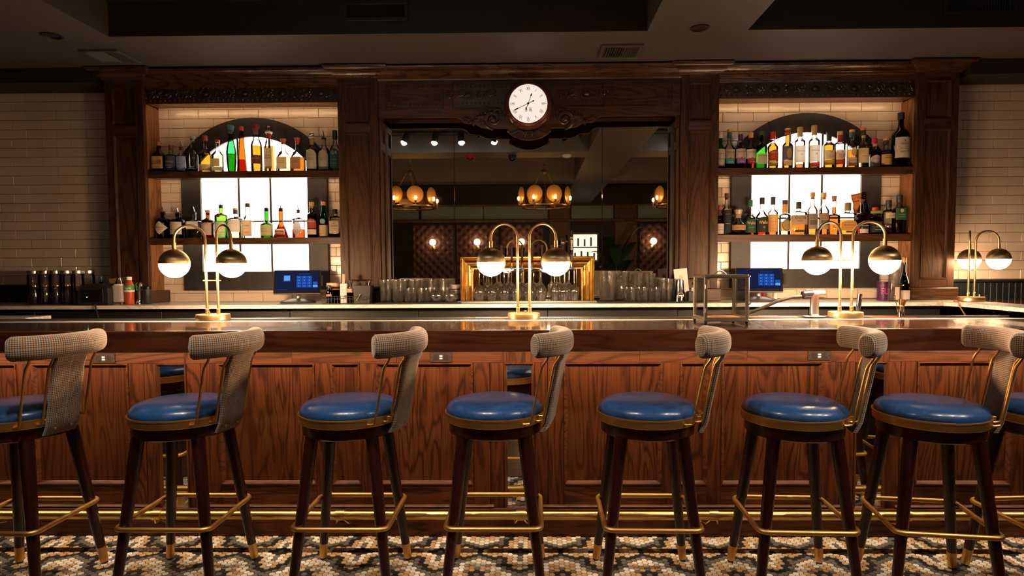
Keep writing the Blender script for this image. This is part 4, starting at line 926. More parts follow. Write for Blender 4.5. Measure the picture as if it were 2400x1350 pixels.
B1 = [  # x then: width, body, shoulder end, glass top, neck width, section, glass, liquid, fill, cap, cap height, cap colour, labels, description
 (373.3, 27, 39, 54, 66, 10, 1, 'brown', 'dark', 40, 'cap', 5, (.30, .11, .03), [(9, 37, .95, (.66, .42, .13), [('山崎', 23, 9, INK), ('-', 12, 1, INK)])], 'dark bottle with tan label and brush writing, leftmost ' + UL),
 (402, 25, 40, 47, 59, 9, 0, 'clear', 'orange', 42, 'cap', 6, (.14, .04, .02), [(6, 39, .93, NAV, [('ROCA AZUL', 25, 4, GLD), ('-', 17, 1, WHT), ('-', 12, 1, WHT)])], 'amber bottle with navy blue label ' + UL),
 (425.5, 22, 37, 47, 56, 8, 0, 'clear', 'orange', 16, 'pour', 17, 0, [(4, 37, .93, (.25, .35, .58), [('-', 22, 1, WHT), ('-', 14, 1, WHT)])], 'bottle with pale blue label and steel pourer ' + UL),
 (453, 24, 40, 62, 79, 9, 0, 'clear', 'dark', 8, 'cork', 7, (.30, .30, .28), [(8, 9, .7, WHT.diffuse_color[:3]), (12, 13, .5, CR)], 'clear long-necked bottle with etched print and grey stopper ' + UL),
 (482, 30, 40, 56, 78, 9, 0, 'clear', 'gold', 44, 'cap', 8, (.33, .03, .03), [(3, 18, .93, (.75, .67, .52), [('-', 12, 1, REDI)])], 'round-shouldered golden bottle with red cap ' + UL),
 (511, 27, 40, 55, 74, 9, 0, 'clear', 'pale', 38, 'cap', 3, (.5, .02, .03), [(14, 32, .62, (.42, .32, .16)), (3, 13, .9, (.72, .66, .52))], 'clear bottle with picture label and small red cap ' + UL),
 (542.8, 23, 44, 86, 97, 10, 0, 'teal', 'green', 42, 'crown', 12, (.05, .20, .28), [(88, 96, .9, (.16, .12, .06))], 'tall slender green bottle with crown stopper ' + UL),
 (567.5, 25, 40, 98, 101, 8, 0, 'red', 'orange', 30, 'cap', 6, (.5, .05, .04), [], 'tall cone-shaped orange bottle with red stopper ' + UL),
 (602, 25.5, 60, 82, 104, 12, 0, 'clear', 'gold', 60, 'cap', 6, (.20, .02, .03), [(18, 38, .97, (.17, .05, .07), [('AVION', 30, 4.5, GLD), ('-', 24, 1, GLD)]), (86, 102, .95, (.16, .07, .06))], 'tall golden bottle with burgundy band and burgundy neck ' + UL),
 (632, 22, 60, 78, 91, 11, 1, 'clear', 'gold', 60, 'ball', 10, (.75, .70, .55), [(8, 55, .78, (.72, .68, .62), [('DON', 38, 4, INK), ('ISLAND', 32.5, 4, INK), ('-', 46, 1, INK)]), (80, 89, .95, (.42, .02, .03))], 'tall square bottle with white label and red neck band ' + UL),
 (665, 31, 37, 52, 67, 9, 1, 'clear', 'pale', 34, 'flare', 10, (.48, .10, .04), [(6, 34, .72, (.62, .46, .26), [('-', 25, 1, INK), ('-', 21, 1, INK)])], 'square decanter with flared red stopper, left of two ' + UL),
 (698, 31, 37, 52, 67, 9, 1, 'clear', 'amber', 33, 'flare', 12, (.48, .10, .04), [(6, 34, .70, (.58, .38, .17), [('-', 25, 1, INK), ('-', 21, 1, INK)])], 'square decanter of amber with flared red stopper, right of two ' + UL),
 (732, 27, 48, 61, 77, 10, 0, 'clear', 'pale', 46, 'ball', 10, (.4, .4, .35), [(5, 51, .86, (.62, .58, .44), [('-', 36, 1, ORI), ('-', 31, 1, INK), ('-', 27, 1, INK)], 'a'), (62, 74, .9, (.45, .33, .16))], 'clear bottle with arched cream label and ball stopper ' + UL),
 (760, 26.5, 48, 62, 77, 10, 0, 'clear', 'pale', 46, 'pour', 20, 0, [(5, 50, .86, (.66, .60, .46), [('-', 36, 1, ORI), ('-', 31, 1, INK), ('-', 27, 1, INK)], 'a'), (63, 75, .9, (.45, .33, .16))], 'clear bottle with arched cream label and pourer ' + UL),
 (786, 24, 50, 66, 78, 9, 0, 'clear', 'pale', 40, 'cap', 17, (.015, .03, .03), [(7, 53, .92, (.02, .10, .12), [('G4', 42, 9, col(CR)), ('-', 27, 1, GLD), ('-', 18, 1, GLD)], 'a')], 'bottle with dark teal label, rightmost ' + UL)]
B2 = [
 (383, 34, 43, 51, 60, 10, 0, 'black', None, 0, 'pour', 14, 0, [(9, 40, .90, (.72, .64, .54), [("HENDRICK'S", 25, 3.4, INK), ('GIN', 20, 2.2, INK)], 'd')], 'black apothecary bottle with diamond label, leftmost ' + LL),
 (418, 35, 42, 50, 58, 11, 0, 'blue', None, 0, 'pour', 13, 0, [(9, 38, .78, (.72, .62, .48), [('-', 20, 1, INK), ('-', 16, 1, INK)])], 'cobalt blue bottle with cream label ' + LL),
 (456, 31, 38, 46, 59, 9, 1, 'clear', 'pale', 22, 'pour', 15, 0, [(21, 39, .9, (.70, .62, .50))], 'square clear bottle with speckled white label ' + LL),
 (488, 29, 40, 49, 59, 9.5, 0, 'brown', 'dark', 35, 'cork', 7, (.45, .20, .06), [(7, 36, .82, (.70, .60, .52), [('MONKEY', 33, 2.6, INK), ('47', 21, 5, GLD)])], 'brown apothecary bottle with cork and white label ' + LL),
 (519, 29, 52, 61, 74, 9.5, 0, 'lime', 'green', 40, 'pour', 14, 0, [(3, 12, .80, (.72, .68, .64)), (14, 38, .82, (.74, .70, .66), [('-', 34, 1, REDI)]), (48, 56, .30, (.20, .01, .02), [], 'o')], 'bright green gin bottle with red seal ' + LL),
 (553, 35, 44, 52, 61, 9, 0, 'clear', 'pale', 40, 'cap2', 9, ((.03, .05, .16), (.6, .38, .05)), [(14, 42, .80, (.74, .70, .64))], 'broad clear bottle with gold cap and pale label ' + LL),
 (581.7, 23, 40, 56, 75, 9, 1, 'clear', None, 0, 'cap', 6, (.05, .04, .01), [(4, 41, .97, (.58, .36, .20), [('CHILE', 28, 4, INK), ('-', 22, 1, REDI), ('-', 13, 1, INK)])], 'slim clear bottle with printed orange-tan label ' + LL),
 (625.5, 29, 30, 41, 67, 10, 0, 'green', 'green', 24, 'pour', 13, 0, [(5, 29, .92, (.68, .58, .30), [('-', 22, 1, REDI), ('-', 15, 1, INK), ('-', 8, 1.2, REDI)])], 'green bottle with pale yellow label and dark pourer ' + LL),
 (659, 37, 17, 34, 66, 10, 0, 'red', 'orange', 26, 'pour', 14, 0, [(2, 20, .74, (.78, .72, .66)), (5, 17, .66, (.30, .10, .04), [('Grand Marnier', 11.5, 4.4, WHT)])], 'squat orange brandy bottle with brown and white label ' + LL),
 (700, 26, 43, 49, 62, 8, 1, 'clear', 'orange', 20, 'pour', 13, 0, [(5, 38, .72, (.50, .47, .43), [('-', 24, 1, INK)], 'o')], 'clear bottle with silver oval label and orange liquid ' + LL),
 (731.7, 23, 52, 61, 73, 9, 0, 'clear', 'dark', 52, 'cork', 10, (.50, .28, .08), [(21, 44, .95, (.42, .07, .03), [('TAMNAVULIN', 37, 4, WHT), ('-', 29, 1, ORI)], 'a'), (7, 19, .93, (.72, .62, .48))], 'amber bottle with red arched label and cork ' + LL),
 (759, 21.5, 34, 73, 80, 9, 0, 'green', 'dark', 30, 'cap2', 8, ((.55, .36, .22), (.012, .012, .012)), [(32, 44, .58, (.22, .48, .52), [], 'o'), (3, 29, .94, (.64, .50, .26), [('FERNET BRANCA', 24, 3.6, GLD), ('-', 15, 1, INK), ('-', 10, 1, INK)])], 'slender green bottle with round blue emblem and cream label ' + LL),
 (786, 27, 46, 52, 58, 9, 1, 'clear', 'dark', 12, 'cap', 8, (.015, .015, .015), [(9, 38, .80, (.60, .50, .34), [('DISARONNO', 26, 3, INK), ('-', 20, 1, INK)]), (30, 34, .14, (.5, .10, .02), [], 'o')], 'square bottle with wide black cap, rightmost ' + LL)]
GV = lambda n, c: [(24, 45, .93, (.70, .62, .50), [('GLENLIVET', 38, 3.6, INK), (n, 33, 4, GLD)]), (12, 24.5, .80, c, [('-', 16, 1, WHT)]), (21, 27, .20, (.45, .14, .03), [], 'o')]
B3 = [
 (1688, 20, 47, 62, 74, 9, 0, 'green', 'dark', 40, 'cap', 11, (.7, .64, .55), [(6, 45, .95, (.72, .66, .56), [('-', 34, 1, INK), ('-', 22, 1, INK)])], 'green bottle half hidden by the pilaster, leftmost ' + UR),
 (1709, 25, 46, 64, 79, 8.5, 0, 'clear', 'red', 20, 'cap2', 13, ((.02, .14, .12), (.62, .36, .12)), GV('12', (.08, .48, .42)), 'whisky bottle with turquoise lower label ' + UR),
 (1735, 24, 43, 60, 73, 8.5, 0, 'clear', 'red', 60, 'cap2', 12, ((.05, .02, .08), (.62, .36, .12)), GV('14', (.32, .16, .60)), 'whisky bottle with purple lower label ' + UR),
 (1759.5, 24, 43, 60, 76, 8.5, 0, 'clear', 'red', 22, 'cap', 9, (.62, .36, .12), GV('15', (.42, .07, .10)), 'whisky bottle with crimson lower label ' + UR),
 (1784, 23.5, 50, 63, 80, 8.5, 1, 'green', 'green', 14, 'cap', 6, (.02, .10, .03), [(10, 33, .95, (.70, .62, .48), [('Glenfiddich', 29, 3, INK), ('12', 20, 6, GLD)])], 'bright green triangular whisky bottle ' + UR),
 (1811, 24, 50, 63, 72, 9, 0, 'clear', 'gold', 60, 'cap', 14, (.50, .02, .03), [(18, 43, .95, (.45, .08, .03), [('TAMNAVULIN', 37, 4, WHT), ('-', 29, 1, ORI)], 'a'), (6, 17, .90, (.72, .62, .46))], 'golden whisky bottle with red cap and red arched label ' + UR),
 (1845.5, 24, 52, 63, 84, 10, 0, 'clear', 'gold', 80, 'cap2', 8, ((.35, .03, .02), (.6, .45, .3)), [(19, 50, .93, (.12, .11, .28)), (22, 46, .45, (.62, .42, .08), [], 'o'), (6, 18, .9, (.72, .60, .42), [('-', 12, 1, INK)])], 'golden bottle with purple picture label ' + UR),
 (1874, 24.5, 62, 72, 77, 10, 0, 'clear', 'amber', 11, 'cap', 19, (.50, .32, .12), [(14, 52, .92, (.72, .66, .58), [('MACALLAN', 40, 3.4, INK), ('12', 32, 4, INK)]), (60, 67, .32, (.25, .15, .08), [], 'd')], 'clear square-shouldered whisky with wooden cap, left of two ' + UR),
 (1907.5, 25, 62, 72, 79, 10, 0, 'clear', 'amber', 4, 'cap', 19, (.50, .32, .12), [(14, 52, .92, (.72, .66, .58), [('MACALLAN', 40, 3.4, INK), ('18', 32, 4, INK)]), (3, 13, .90, (.48, .05, .03)), (62, 69, .32, (.25, .15, .08), [], 'd')], 'whisky with wooden cap and red bottom strip ' + UR),
 (1942, 26, 54, 63, 67, 9.5, 0, 'clear', 'gold', 60, 'cap', 17, (.02, .02, .02), [(20, 41, .88, (.72, .66, .56), [('-', 30, 1, GLD), ('-', 26, 1, INK)]), (8, 19, .88, (.62, .46, .06)), (35, 39, .10, (.6, .36, .03), [], 'o')], 'golden bottle with black cap and white label ' + UR),
 (1968, 24, 56, 63, 67, 9.5, 0, 'clear', 'amber', 37, 'cap2', 17, ((.36, .02, .05), (.62, .42, .2)), [(20, 41, .90, (.72, .66, .56), [('-', 30, 1, REDI), ('-', 26, 1, INK)]), (8, 19, .90, (.40, .08, .08)), (35, 39, .10, (.5, .02, .04), [], 'o')], 'clear bottle with red and tan cap and white label ' + UR),
 (1996, 24, 50, 66, 78, 9.5, 0, 'clear', 'amber', 43, 'cap2', 11, ((.02, .10, .08), (.65, .30, .06)), [(5, 25, .93, (.72, .62, .42), [('LAGAVULIN', 18, 3, INK)]), (27, 47, .46, (.66, .52, .26), [], 'o')], 'amber whisky with green cap and oval medal label ' + UR),
 (2021.7, 25, 50, 63, 80, 9.5, 0, 'clear', 'pale', 46, 'cap2', 12, ((.03, .03, .03), (.65, .22, .05)), [(11, 44, .93, (.64, .52, .30), [('ABERLOUR', 34, 3, ORI), ('-', 26, 1, INK)]), (68, 78, .9, (.62, .48, .22))], 'tall clear bottle with large cream label and orange cap ' + UR),
 (2049, 23, 30, 47, 60, 10, 0, 'clear', 'red', 42, 'cap', 9, (.50, .02, .05), [(4, 30, .92, (.70, .62, .56), [('CHIVAS', 21, 3.4, REDI), ('-', 14, 1, REDI), ('-', 8, 1, INK)], 'a'), (50, 56, .92, (.7, .55, .4))], 'round red whisky bottle with ornate white label and red cap ' + UR),
 (2075.5, 26, 37, 44, 58, 9.5, 0, 'clear', 'red', 34, 'cap2', 9, ((.03, .03, .03), (.62, .28, .06)), [(6, 30, .92, (.66, .45, .14), [('-', 26, 1, INK), ('-', 22, 1, INK)])], 'short wide bottle with yellow label ' + UR),
 (2109.5, 38, 72, 96, 112, 12, 0, 'black', None, 0, 'cap', 12, (.012, .012, .012), [(20, 66, .88, (.68, .60, .48), [('NAPA', 51, 5, INK), ('-', 40, 1, INK), ('-', 34, 1, INK)]), (56, 60, .07, (.35, .03, .02), [], 'o')], 'large dark wine magnum with cream label, rightmost ' + UR)]
B4 = [
 (1687, 18, 38, 56, 62, 8, 0, 'clear', 'red', 44, 'cap', 4, (.4, .05, .08), [(2, 26, .94, (.70, .64, .58), [('-', 18, 1, INK), ('-', 12, 1, INK)])], 'rosy bottle cut off by the pilaster, leftmost ' + LR),
 (1702.5, 21, 58, 69, 86, 8, 0, 'clear', None, 0, 'cork', 11, (.10, .05, .025), [(5, 58, .90, (.018, .02, .028), [('-', 48, 1, GLD), ('-', 26, 1, WHT)])], 'tall dark-printed bottle with black stopper ' + LR),
 (1730, 33, 20, 37, 49, 12, 0, 'clear', 'dark', 27, 'crown', 11, (.30, .24, .15), [(11, 23, .95, (.46, .28, .12), [('-', 17, 1, INK)]), (39, 48, .95, (.5, .32, .15))], 'round bourbon bottle with figurine stopper ' + LR),
 (1758, 27, 38, 52, 69, 9, 0, 'clear', 'red', 20, 'cap', 12, (.03, .10, .05), [(5, 37, .92, (.02, .075, .035), [('Weller', 27, 7, GLD), ('-', 17, 1, GLD)], 'a')], 'curvy bottle with green label ' + LR),
 (1785.5, 28, 40, 58, 74, 9, 0, 'clear', 'red', 34, 'cap', 12, (.02, .02, .02), [(6, 42, .92, (.012, .02, .014), [('Weller', 28, 8, GLD), ('12', 17, 4.5, GLD)], 'a')], 'curvy bottle with black label ' + LR),
 (1811, 23.5, 50, 63, 73, 9, 0, 'clear', 'amber', 8, 'cap', 15, (.03, .035, .03), [(7, 47, .96, (.48, .22, .06), [('-', 30, 1, INK), ('-', 22, 1, INK), ('-', 14, 1, INK)])], 'bottle wrapped in a tall orange-brown label ' + LR),
 (1839, 25, 44, 52, 60, 10, 0, 'clear', 'pale', 30, 'cap2', 20, ((.5, .25, .05), (.06, .02, .015)), [(8, 30, .9, (.66, .46, .16)), (8, 36, .72, (.07, .045, .012), [], 'o'), (10, 34, .64, (.34, .24, .07), [('-', 22, 1, INK)], 'o')], 'bottle with black and gold oval seal ' + LR),
 (1871, 37, 50, 56, 63, 10, 2, 'clear', 'amber', 44, 'cap', 13, (.02, .02, .02), [(23, 45, .94, (.42, .31, .22), [('KNOB', 38, 7, INK), ('CREEK', 31, 3.5, INK)]), (6, 11, .62, (.03, .035, .05))], 'broad flask of amber whiskey with grey paper label ' + LR),
 (1903.5, 23.5, 54, 71, 85, 8.5, 0, 'clear', 'gold', 47, 'cork', 12, (.42, .22, .07), [(12, 48, .92, (.30, .25, .20), [('HIGH', 43, 5.5, INK), ('WEST', 37, 5.5, INK), ('-', 18, 1, INK)]), (22, 33, .72, (.10, .09, .08))], 'tall bottle with grey label, left of the pair ' + LR),
 (1930, 23.5, 54, 71, 85, 8.5, 0, 'clear', 'amber', 50, 'cork', 12, (.42, .22, .07), [(12, 48, .92, (.38, .28, .21), [('HIGH', 43, 5.5, INK), ('WEST', 37, 5.5, INK), ('-', 18, 1, INK)]), (22, 33, .72, (.12, .10, .08))], 'tall grey-labelled bottle with darker whiskey, right of the pair ' + LR),
 (1954, 26, 42, 51, 80, 9, 0, 'clear', 'amber', 63, 'cork', 9, (.30, .16, .07), [(14, 25, .55, (.60, .16, .05), [('-', 20, 1, INK)])], 'long-necked amber bottle with small orange label ' + LR),
 (1986, 37, 46, 53, 58, 12, 2, 'clear', 'gold', 34, 'cap', 15, (.16, .11, .03), [(9, 32, .95, (.58, .31, .09), [('WHISTLEPIG', 21, 3.6, INK), ('-', 27, 1, INK), ('-', 15, 1, INK)], 'a'), (4, 8, .4, (.05, .035, .02))], 'broad flask of golden whiskey with orange label ' + LR),
 (2020, 28, 44, 55, 74, 9, 0, 'clear', 'red', 44, 'cork', 6, (.05, .035, .02), [(14, 24, .95, (.02, .018, .018), [('-', 19, 1.2, WHT)]), (2, 12, .7, (.66, .55, .5))], 'reddish bottle with slanted black band ' + LR),
 (2050.5, 31, 36, 47, 54, 11, 0, 'clear', 'dark', 38, 'cap', 8, (.42, .03, .03), [(4, 30, .90, (.014, .012, .012), [('CHERRY', 24, 3.6, ORI), ('RUM', 17, 3.6, ORI), ('-', 10, 1, WHT)]), (47, 53, .9, (.20, .28, .06))], 'dark squat rum bottle with orange lettering and red cap ' + LR),
 (2082, 28, 51, 59, 65, 10, 0, 'clear', 'red', 14, 'cap', 13, (.015, .015, .015), [(36, 48, .80, (.62, .54, .36), [('-', 42, 1, INK)]), (60, 66, .9, (.02, .10, .05))], 'nearly empty bottle with black cap and small cream label ' + LR),
 (2107, 26, 55, 66, 75, 11, 1, 'clear', 'red', 60, 'cap', 14, (.014, .014, .014), [(32, 59, .96, (.02, .13, .05), [('-', 44, 1, GLD), ('-', 39, 1, GLD)]), (49, 57, .30, (.62, .52, .32), [], 'o')], 'red whiskey bottle with green label, rightmost ' + LR)]
for rows, zs, py, gp in ((B1, 2.0355, 380, 'bottles on the upper left shelf'), (B2, 1.5725, 535, 'bottles on the lower left shelf'), (B3, 2.0325, 370, 'bottles on the upper right shelf'), (B4, 1.574, 530, 'bottles on the lower right shelf')):
    for i, r in enumerate(rows):
        yb = 4.487 + (.010 if i % 2 else -.010) * (r[1] < 30) - (.028 if i == 15 else 0); bottle(X(r[0], yb, py), zs, r[1:], yb=yb, group=gp)
# leaning shield sign
t = thing('shield_sign', 'orange shield sign leaning behind bottles on the lower right shelf', 'sign', (X(2042, 4.54, 500), 4.548, 1.5755), 0); so = col((.55, .20, .035), .5); sk = col((.02, .012, .01), .5)
def SG(g, nm, m): g.xf(Matrix.Rotation(radians(-11), 4, 'Y')); g.xf(Matrix.Translation((-.03, 0, 0))); return g.obj(nm, m, t)
shp = [(-.056, .30), (.056, .30), (.056, .265), (.050, .235), (.058, .20), (.052, .10), (.030, .045), (.0, .02), (-.030, .045), (-.052, .10), (-.058, .20), (-.050, .235), (-.056, .265)]
bd = SG(G().prism(shp, 0, .006), 'board', so)
P = [(x * .90, -.0008, .16 + (z - .16) * .94) for x, z in shp]; SG(G().tube(P, .0022, 5, closed=True), 'border_line', sk); SG(G().box(-.050, .050, -.0012, .0002, .243, .248), 'border_line', sk)
o = text('V P P C', .020, REDI, t, (.0, -.001, 0), fit=.085); o.rotation_euler = (pi / 2, radians(-11), 0); o.location = (-.03 - .267 * sin(radians(11)), -.0014, .267 * cos(radians(11)))
SG(G().prism([(-.032, .17), (-.012, .215), (-.004, .21), (-.010, .19), (-.002, .18), (-.018, .15), (-.020, .165)], -.0012, .0002), 'emblem', sk); SG(G().prism([(-.022, .06), (-.008, .085), (.034, .222), (.040, .220), (.004, .085), (.022, .13), (.030, .12), (.004, .06)], -.0012, .0002), 'emblem', sk)
# ================================================================ things on the back counter
ZB = 1.1168
make_texts(['Tajin', 'B O U R G', 'FUL'])
def onb(px, y, py=700): return X(px, y, py)
# carafes at far left
cg = {}
cg['body'] = G().lathe([(.036, .001), (.039, .006), (.039, .195), (.034, .206), (.033, .212), (.031, .212), (.031, .205), (.0365, .193), (.0365, .014), (1e-4, .012)], 28).mesh('glass', (GL['clear'],))
ORD = ['leftmost', 'second', 'third', 'fourth', 'fifth', 'sixth', 'seventh', 'eighth', 'ninth', 'tenth']
CNT = {}
def nth(what, row):
    i = CNT.get((what, row), 0); CNT[(what, row)] = i + 1
    return '%s %s, %s' % (ORD[i], what, row)
cg['lid'] = G().lathe([(.0325, .207), (.037, .2125), (.037, .230), (.034, .232), (1e-4, .232)], 24).mesh('lid', (steel,))
for px, y in ((81, 4.27), (107, 4.27), (132, 4.27), (157, 4.27), (183, 4.29), (209, 4.34), (80, 4.43), (108, 4.43), (134, 4.44), (164, 4.43)):
    t = thing('glass_carafe', nth('lidded glass carafe', ('front' if y < 4.35 else 'back') + ' row from left at far left of counter'), 'carafe', (onb(px, y), y, ZB), 0, 'lidded carafes'); put('glass', cg['body'], t); put('lid', cg['lid'], t)
t = thing('stirrer_cup', 'glass tumbler holding a tan paper cone beside the receipt printer', 'cup', (onb(190, 4.19), 4.19, ZB)); G().lathe([(.022, .001), (.028, .10), (.026, .10), (.021, .006), (1e-4, .006)], 20).obj('tumbler', GL['clear'], t)
G().prism([(-.030, .125), (-.012, .132), (.010, .128), (.032, .135), (.018, .02), (-.012, .02)], -.006, .006).obj('paper', paper('kraft_paper', (.42, .25, .11), .15), t)
t = thing('receipt_printer', 'black receipt printer with green light on the left counter', 'printer', (onb(239, 4.24), 4.235, ZB))
g = G(); pts = [(-.10, .002), (.10, .002), (.10, .115), (.06, .142), (-.05, .142), (-.085, .125), (-.10, .09)]; g.prism([(x, z) for x, z in pts], -.085, .085); g.obj('body', plain('printer_black', (.016, .016, .017), .4), t)
G().box(-.075, .07, -.088, -.084, .02, .105, .003).obj('front_cover', blackg, t); G().ball((-.036, -.089, .055), .0028, 8, 5).obj('status_light', emit('green_led', (.1, 1, .15), 6), t); G().tube([(.02, -.086, .012), (.045, -.13, .004), (.06, -.137, -.04), (.09, -.14, -.16)], .005, 6).obj('cable', rubber, t)
bottle(onb(239, 4.42), ZB, (10, 30, 40, 52, 8, 0, 'olive', None, 0, 'cap', 10, (.03, .12, .08), [], 'small green-capped bottle showing above the receipt printer'), yb=4.42, name='small_bottle')
t = thing('kraft_menu', 'tan paper menu standing behind the squeeze bottle', 'menu', (onb(277, 4.31), 4.315, ZB)); G().prism([(-.062, .172), (.058, .186), (.058, .12), (.012, .002), (-.030, .002)], -.003, .003).obj('sheet', MATS['kraft_paper'], t); G().box(-.05, .05, -.0045, -.003, .13, .132).obj('fold_line', col((.3, .17, .07)), t)
t = thing('squeeze_bottle', 'frosted squeeze bottle with clear cone tip on the left counter', 'bottle', (onb(280.5, 4.24), 4.24, ZB)); fros = plain('frosted_plastic', (.62, .55, .50), .45, trans=.35)
sect([(.0, .032), (.004, .0365), (.05, .0365), (.12, .0365), (.130, .033)], POf(.0365, .01, 5), .9).obj('body', fros, t); G().lathe([(.033, .129), (.034, .137), (.030, .139), (.027, .140)], 20).obj('collar', whitep, t); G().lathe([(.025, .139), (.012, .185), (.010, .185), (.022, .139)], 20).obj('tip', GL['clear'], t)
G().box(-.0372, .0372, -.0336, .0336, .001, .022, .004).obj('contents', plain('syrup_brown', (.10, .035, .02), .3), t)
t = thing('seasoning_bottle', 'red seasoning bottle with green and white label and white cap', 'bottle', (onb(304, 4.245), 4.245, ZB)); G().lathe([(.027, .001), (.030, .006), (.029, .05), (.031, .10), (.030, .13), (.022, .150), (.0175, .158), (.0175, .166)], 24).obj('body', plain('chili_red', (.42, .055, .015), .25, coat=.4), t)
lb = G().lathe([(.0318, .088), (.0322, .10), (.0312, .130), (.030, .1315)], 24).obj('label', col((.02, .22, .04)), t); text('Tajin', .020, WHT, lb, (0, -.0330, .112), bend=.032, fit=.05); G().lathe([(.0316, .086), (.0321, .0925), (.0321, .0985)], 24).obj('label_stripe', whitep, t); G().lathe([(.017, .164), (.0175, .186), (.015, .188), (1e-4, .188)], 20).obj('cap', whitep, t)
t = thing('pepper_mill', 'black and silver mill beside the seasoning bottle', 'mill', (onb(326, 4.28), 4.28, ZB)); G().lathe([(.024, .001), (.023, .012), (.018, .02), (.018, .024)], 20).obj('base', chrome, t); G().lathe([(.018, .023), (.019, .095), (.018, .097)], 20).obj('body', blackm, t); G().lathe([(.019, .0965), (.021, .12), (.024, .135), (.018, .146), (1e-4, .147)], 20).obj('head', chrome, t); G().tube([(-.004, 0, .138), (-.034, -.005, .137)], .006, 8).obj('nozzle', blackm, t)
t = thing('black_canister', 'plain black canister beside the left pilaster base', 'canister', (onb(345, 4.29), 4.29, ZB)); G().lathe([(.026, .001), (.028, .004), (.028, .10), (.026, .102)], 22).obj('body', blackm, t); G().lathe([(.0285, .1005), (.0285, .118), (.026, .121), (1e-4, .121)], 22).obj('lid', blackg, t)
# point-of-sale terminals
scrm = emit('screen_navy', (.012, .016, .060), .9); keym = emit('screen_key_blue', (.02, .12, .60), .75); key2 = emit('screen_key_light', (.12, .42, .95), .9); inkb = emit('screen_white', (.45, .6, .9), .6)
def pos(label, px, y, rz, tilt, mirror):
    t = thing('pos_terminal', label, 'terminal', (onb(px, y), y, ZB), rz)
    g = G(); g.lathe([(.118, .001), (.122, .006), (.116, .014), (.06, .030), (.03, .034), (1e-4, .034)], 36, sq=.55); g.obj('base', plain('terminal_dark', (.03, .03, .032), .3), t)
    G().tube([(0, .03, .028), (0, .045, .09), (0, .03, .13)], [.018, .016, .02], 12).obj('neck', steel, t)
    M = Matrix.Translation((0, -.01, .145)) @ Matrix.Rotation(radians(tilt), 4, 'X')
    b = G().box(-.153, .153, -.004, .016, -.088, .088, .005).xf(M).obj('screen_frame', plain('terminal_silver', (.42, .38, .34), .3, 1), t)
    def on(g, nm, m, par): return g.xf(M).obj(nm, m, par, smooth=False)
    on(G().box(-.149, .149, -.0052, -.0042, -.084, .084), 'bezel', blackg, t); s_ = on(G().box(-.138, .138, -.0058, -.0053, -.066, .076), 'screen', scrm, t)
    for r in range(4):
        for c in range(3):
            x, z = (.012 + c * .034), (.033 - r * .0215); k = on(G().box(x - .0155, x + .0155, -.0064, -.0059, z - .0095, z + .0095), 'key', keym, s_); on(G().box(x - .002, x + .002, -.0068, -.0065, z - .003, z + .003), 'digit', inkb, s_)
    on(G().box(.103, .134, -.0064, -.0059, -.0195, -.001), 'key', keym, s_); on(G().box(.103, .134, -.0064, -.0059, -.041, -.0225), 'key', key2, s_)
    on(G().box(.008, .085, -.0064, -.0059, .055, .058), 'title_line', keym, s_)
    if not mirror: on(G().box(-.086, -.046, -.0064, -.0059, .008, .046), 'logo_tile', key2, s_); on(G().box(-.095, -.04, -.0064, -.0059, .002, .004), 'title_line', keym, s_); on(G().box(-.125, -.065, -.0064, -.0059, -.058, -.056), 'title_line', keym, s_)
    on(G().box(.1535, .170, -.006, .010, -.03, .05, .004), 'card_reader', blackm, t)
    return t
pos('touchscreen terminal on the counter below the left bay', 698, 4.32, radians(14), -22, False)
pos('touchscreen terminal half hidden behind the glass display box', 1778, 4.34, radians(-16), -22, True)
# wire caddy and its contents
t = thing('wire_caddy', 'black wire caddy of small bottles right of the left terminal', 'caddy', (onb(815, 4.22), 4.225, ZB)); wm = plain('wire_black', (.015, .014, .013), .4)
for z in (.003, .035, .052): G().tube([(-.155, -.06, z), (.155, -.06, z), (.155, .06, z), (-.155, .06, z)], .0016, 6, closed=True).obj('hoop', wm, t)
for i in range(16): G().tube([(-.155 + i * .0206, -.06, .052), (-.155 + i * .0206, -.06, .003), (-.155 + i * .0206, .06, .003), (-.155 + i * .0206, .06, .052)], .0011, 5).obj('wire', wm, t)
bx_ = onb(815, 4.22)
def cad(px): return onb(px, 4.225)
bottle(cad(773), ZB + .004, (13, 26, 31, 36, 6, 0, 'blue', None, 0, 'cap', 4, (.02, .02, .03), [(15, 20, .9, (.62, .36, .25), [('-', 17, 1, INK)])], 'small cobalt blue dropper bottle in the wire caddy'), yb=4.215, name='small_bottle')
t = thing('tea_tin', 'dark tin with tan lid standing behind the wire caddy', 'tin', (cad(776), 4.29, ZB)); G().lathe([(.045, .001), (.046, .004), (.046, .115), (.044, .116)], 26).obj('body', plain('tin_dark', (.03, .018, .012), .4), t); G().lathe([(.048, .115), (.048, .138), (.045, .140), (1e-4, .140)], 26).obj('lid', col((.55, .40, .24)), t)
t = thing('amber_box', 'amber plastic box in the wire caddy', 'box', (cad(790), 4.225, ZB + .004)); G().box(-.022, .020, -.022, .022, .001, .092, .002).obj('body', GL['brown'], t); G().box(-.0225, .0205, -.0225, .0225, .0922, .096, .001).obj('lid', col((.42, .16, .04)), t)
t = thing('carton', 'tall white carton with blue oval in the wire caddy', 'carton', (cad(806.5), 4.235, ZB + .004)); G().box(-.023, .023, -.022, .022, .001, .132, .002).obj('body', plain('carton_white', (.62, .56, .52), .5), t); G().box(-.010, .009, -.014, .014, .132, .196, .002).obj('contents', paper('carton_inner', (.6, .42, .28), .2), t)
for z in (.03, .05, .07, .09, .11): G().box(-.018, .012, -.0232, -.0222, z, z + .0012).obj('print_line', INK, t)
G().lathe([(.010, -.0226), (.010, -.0232), (1e-4, -.0232)], 20, (.014, 0, .045), axis='y').obj('emblem', col((.04, .16, .38)), t)
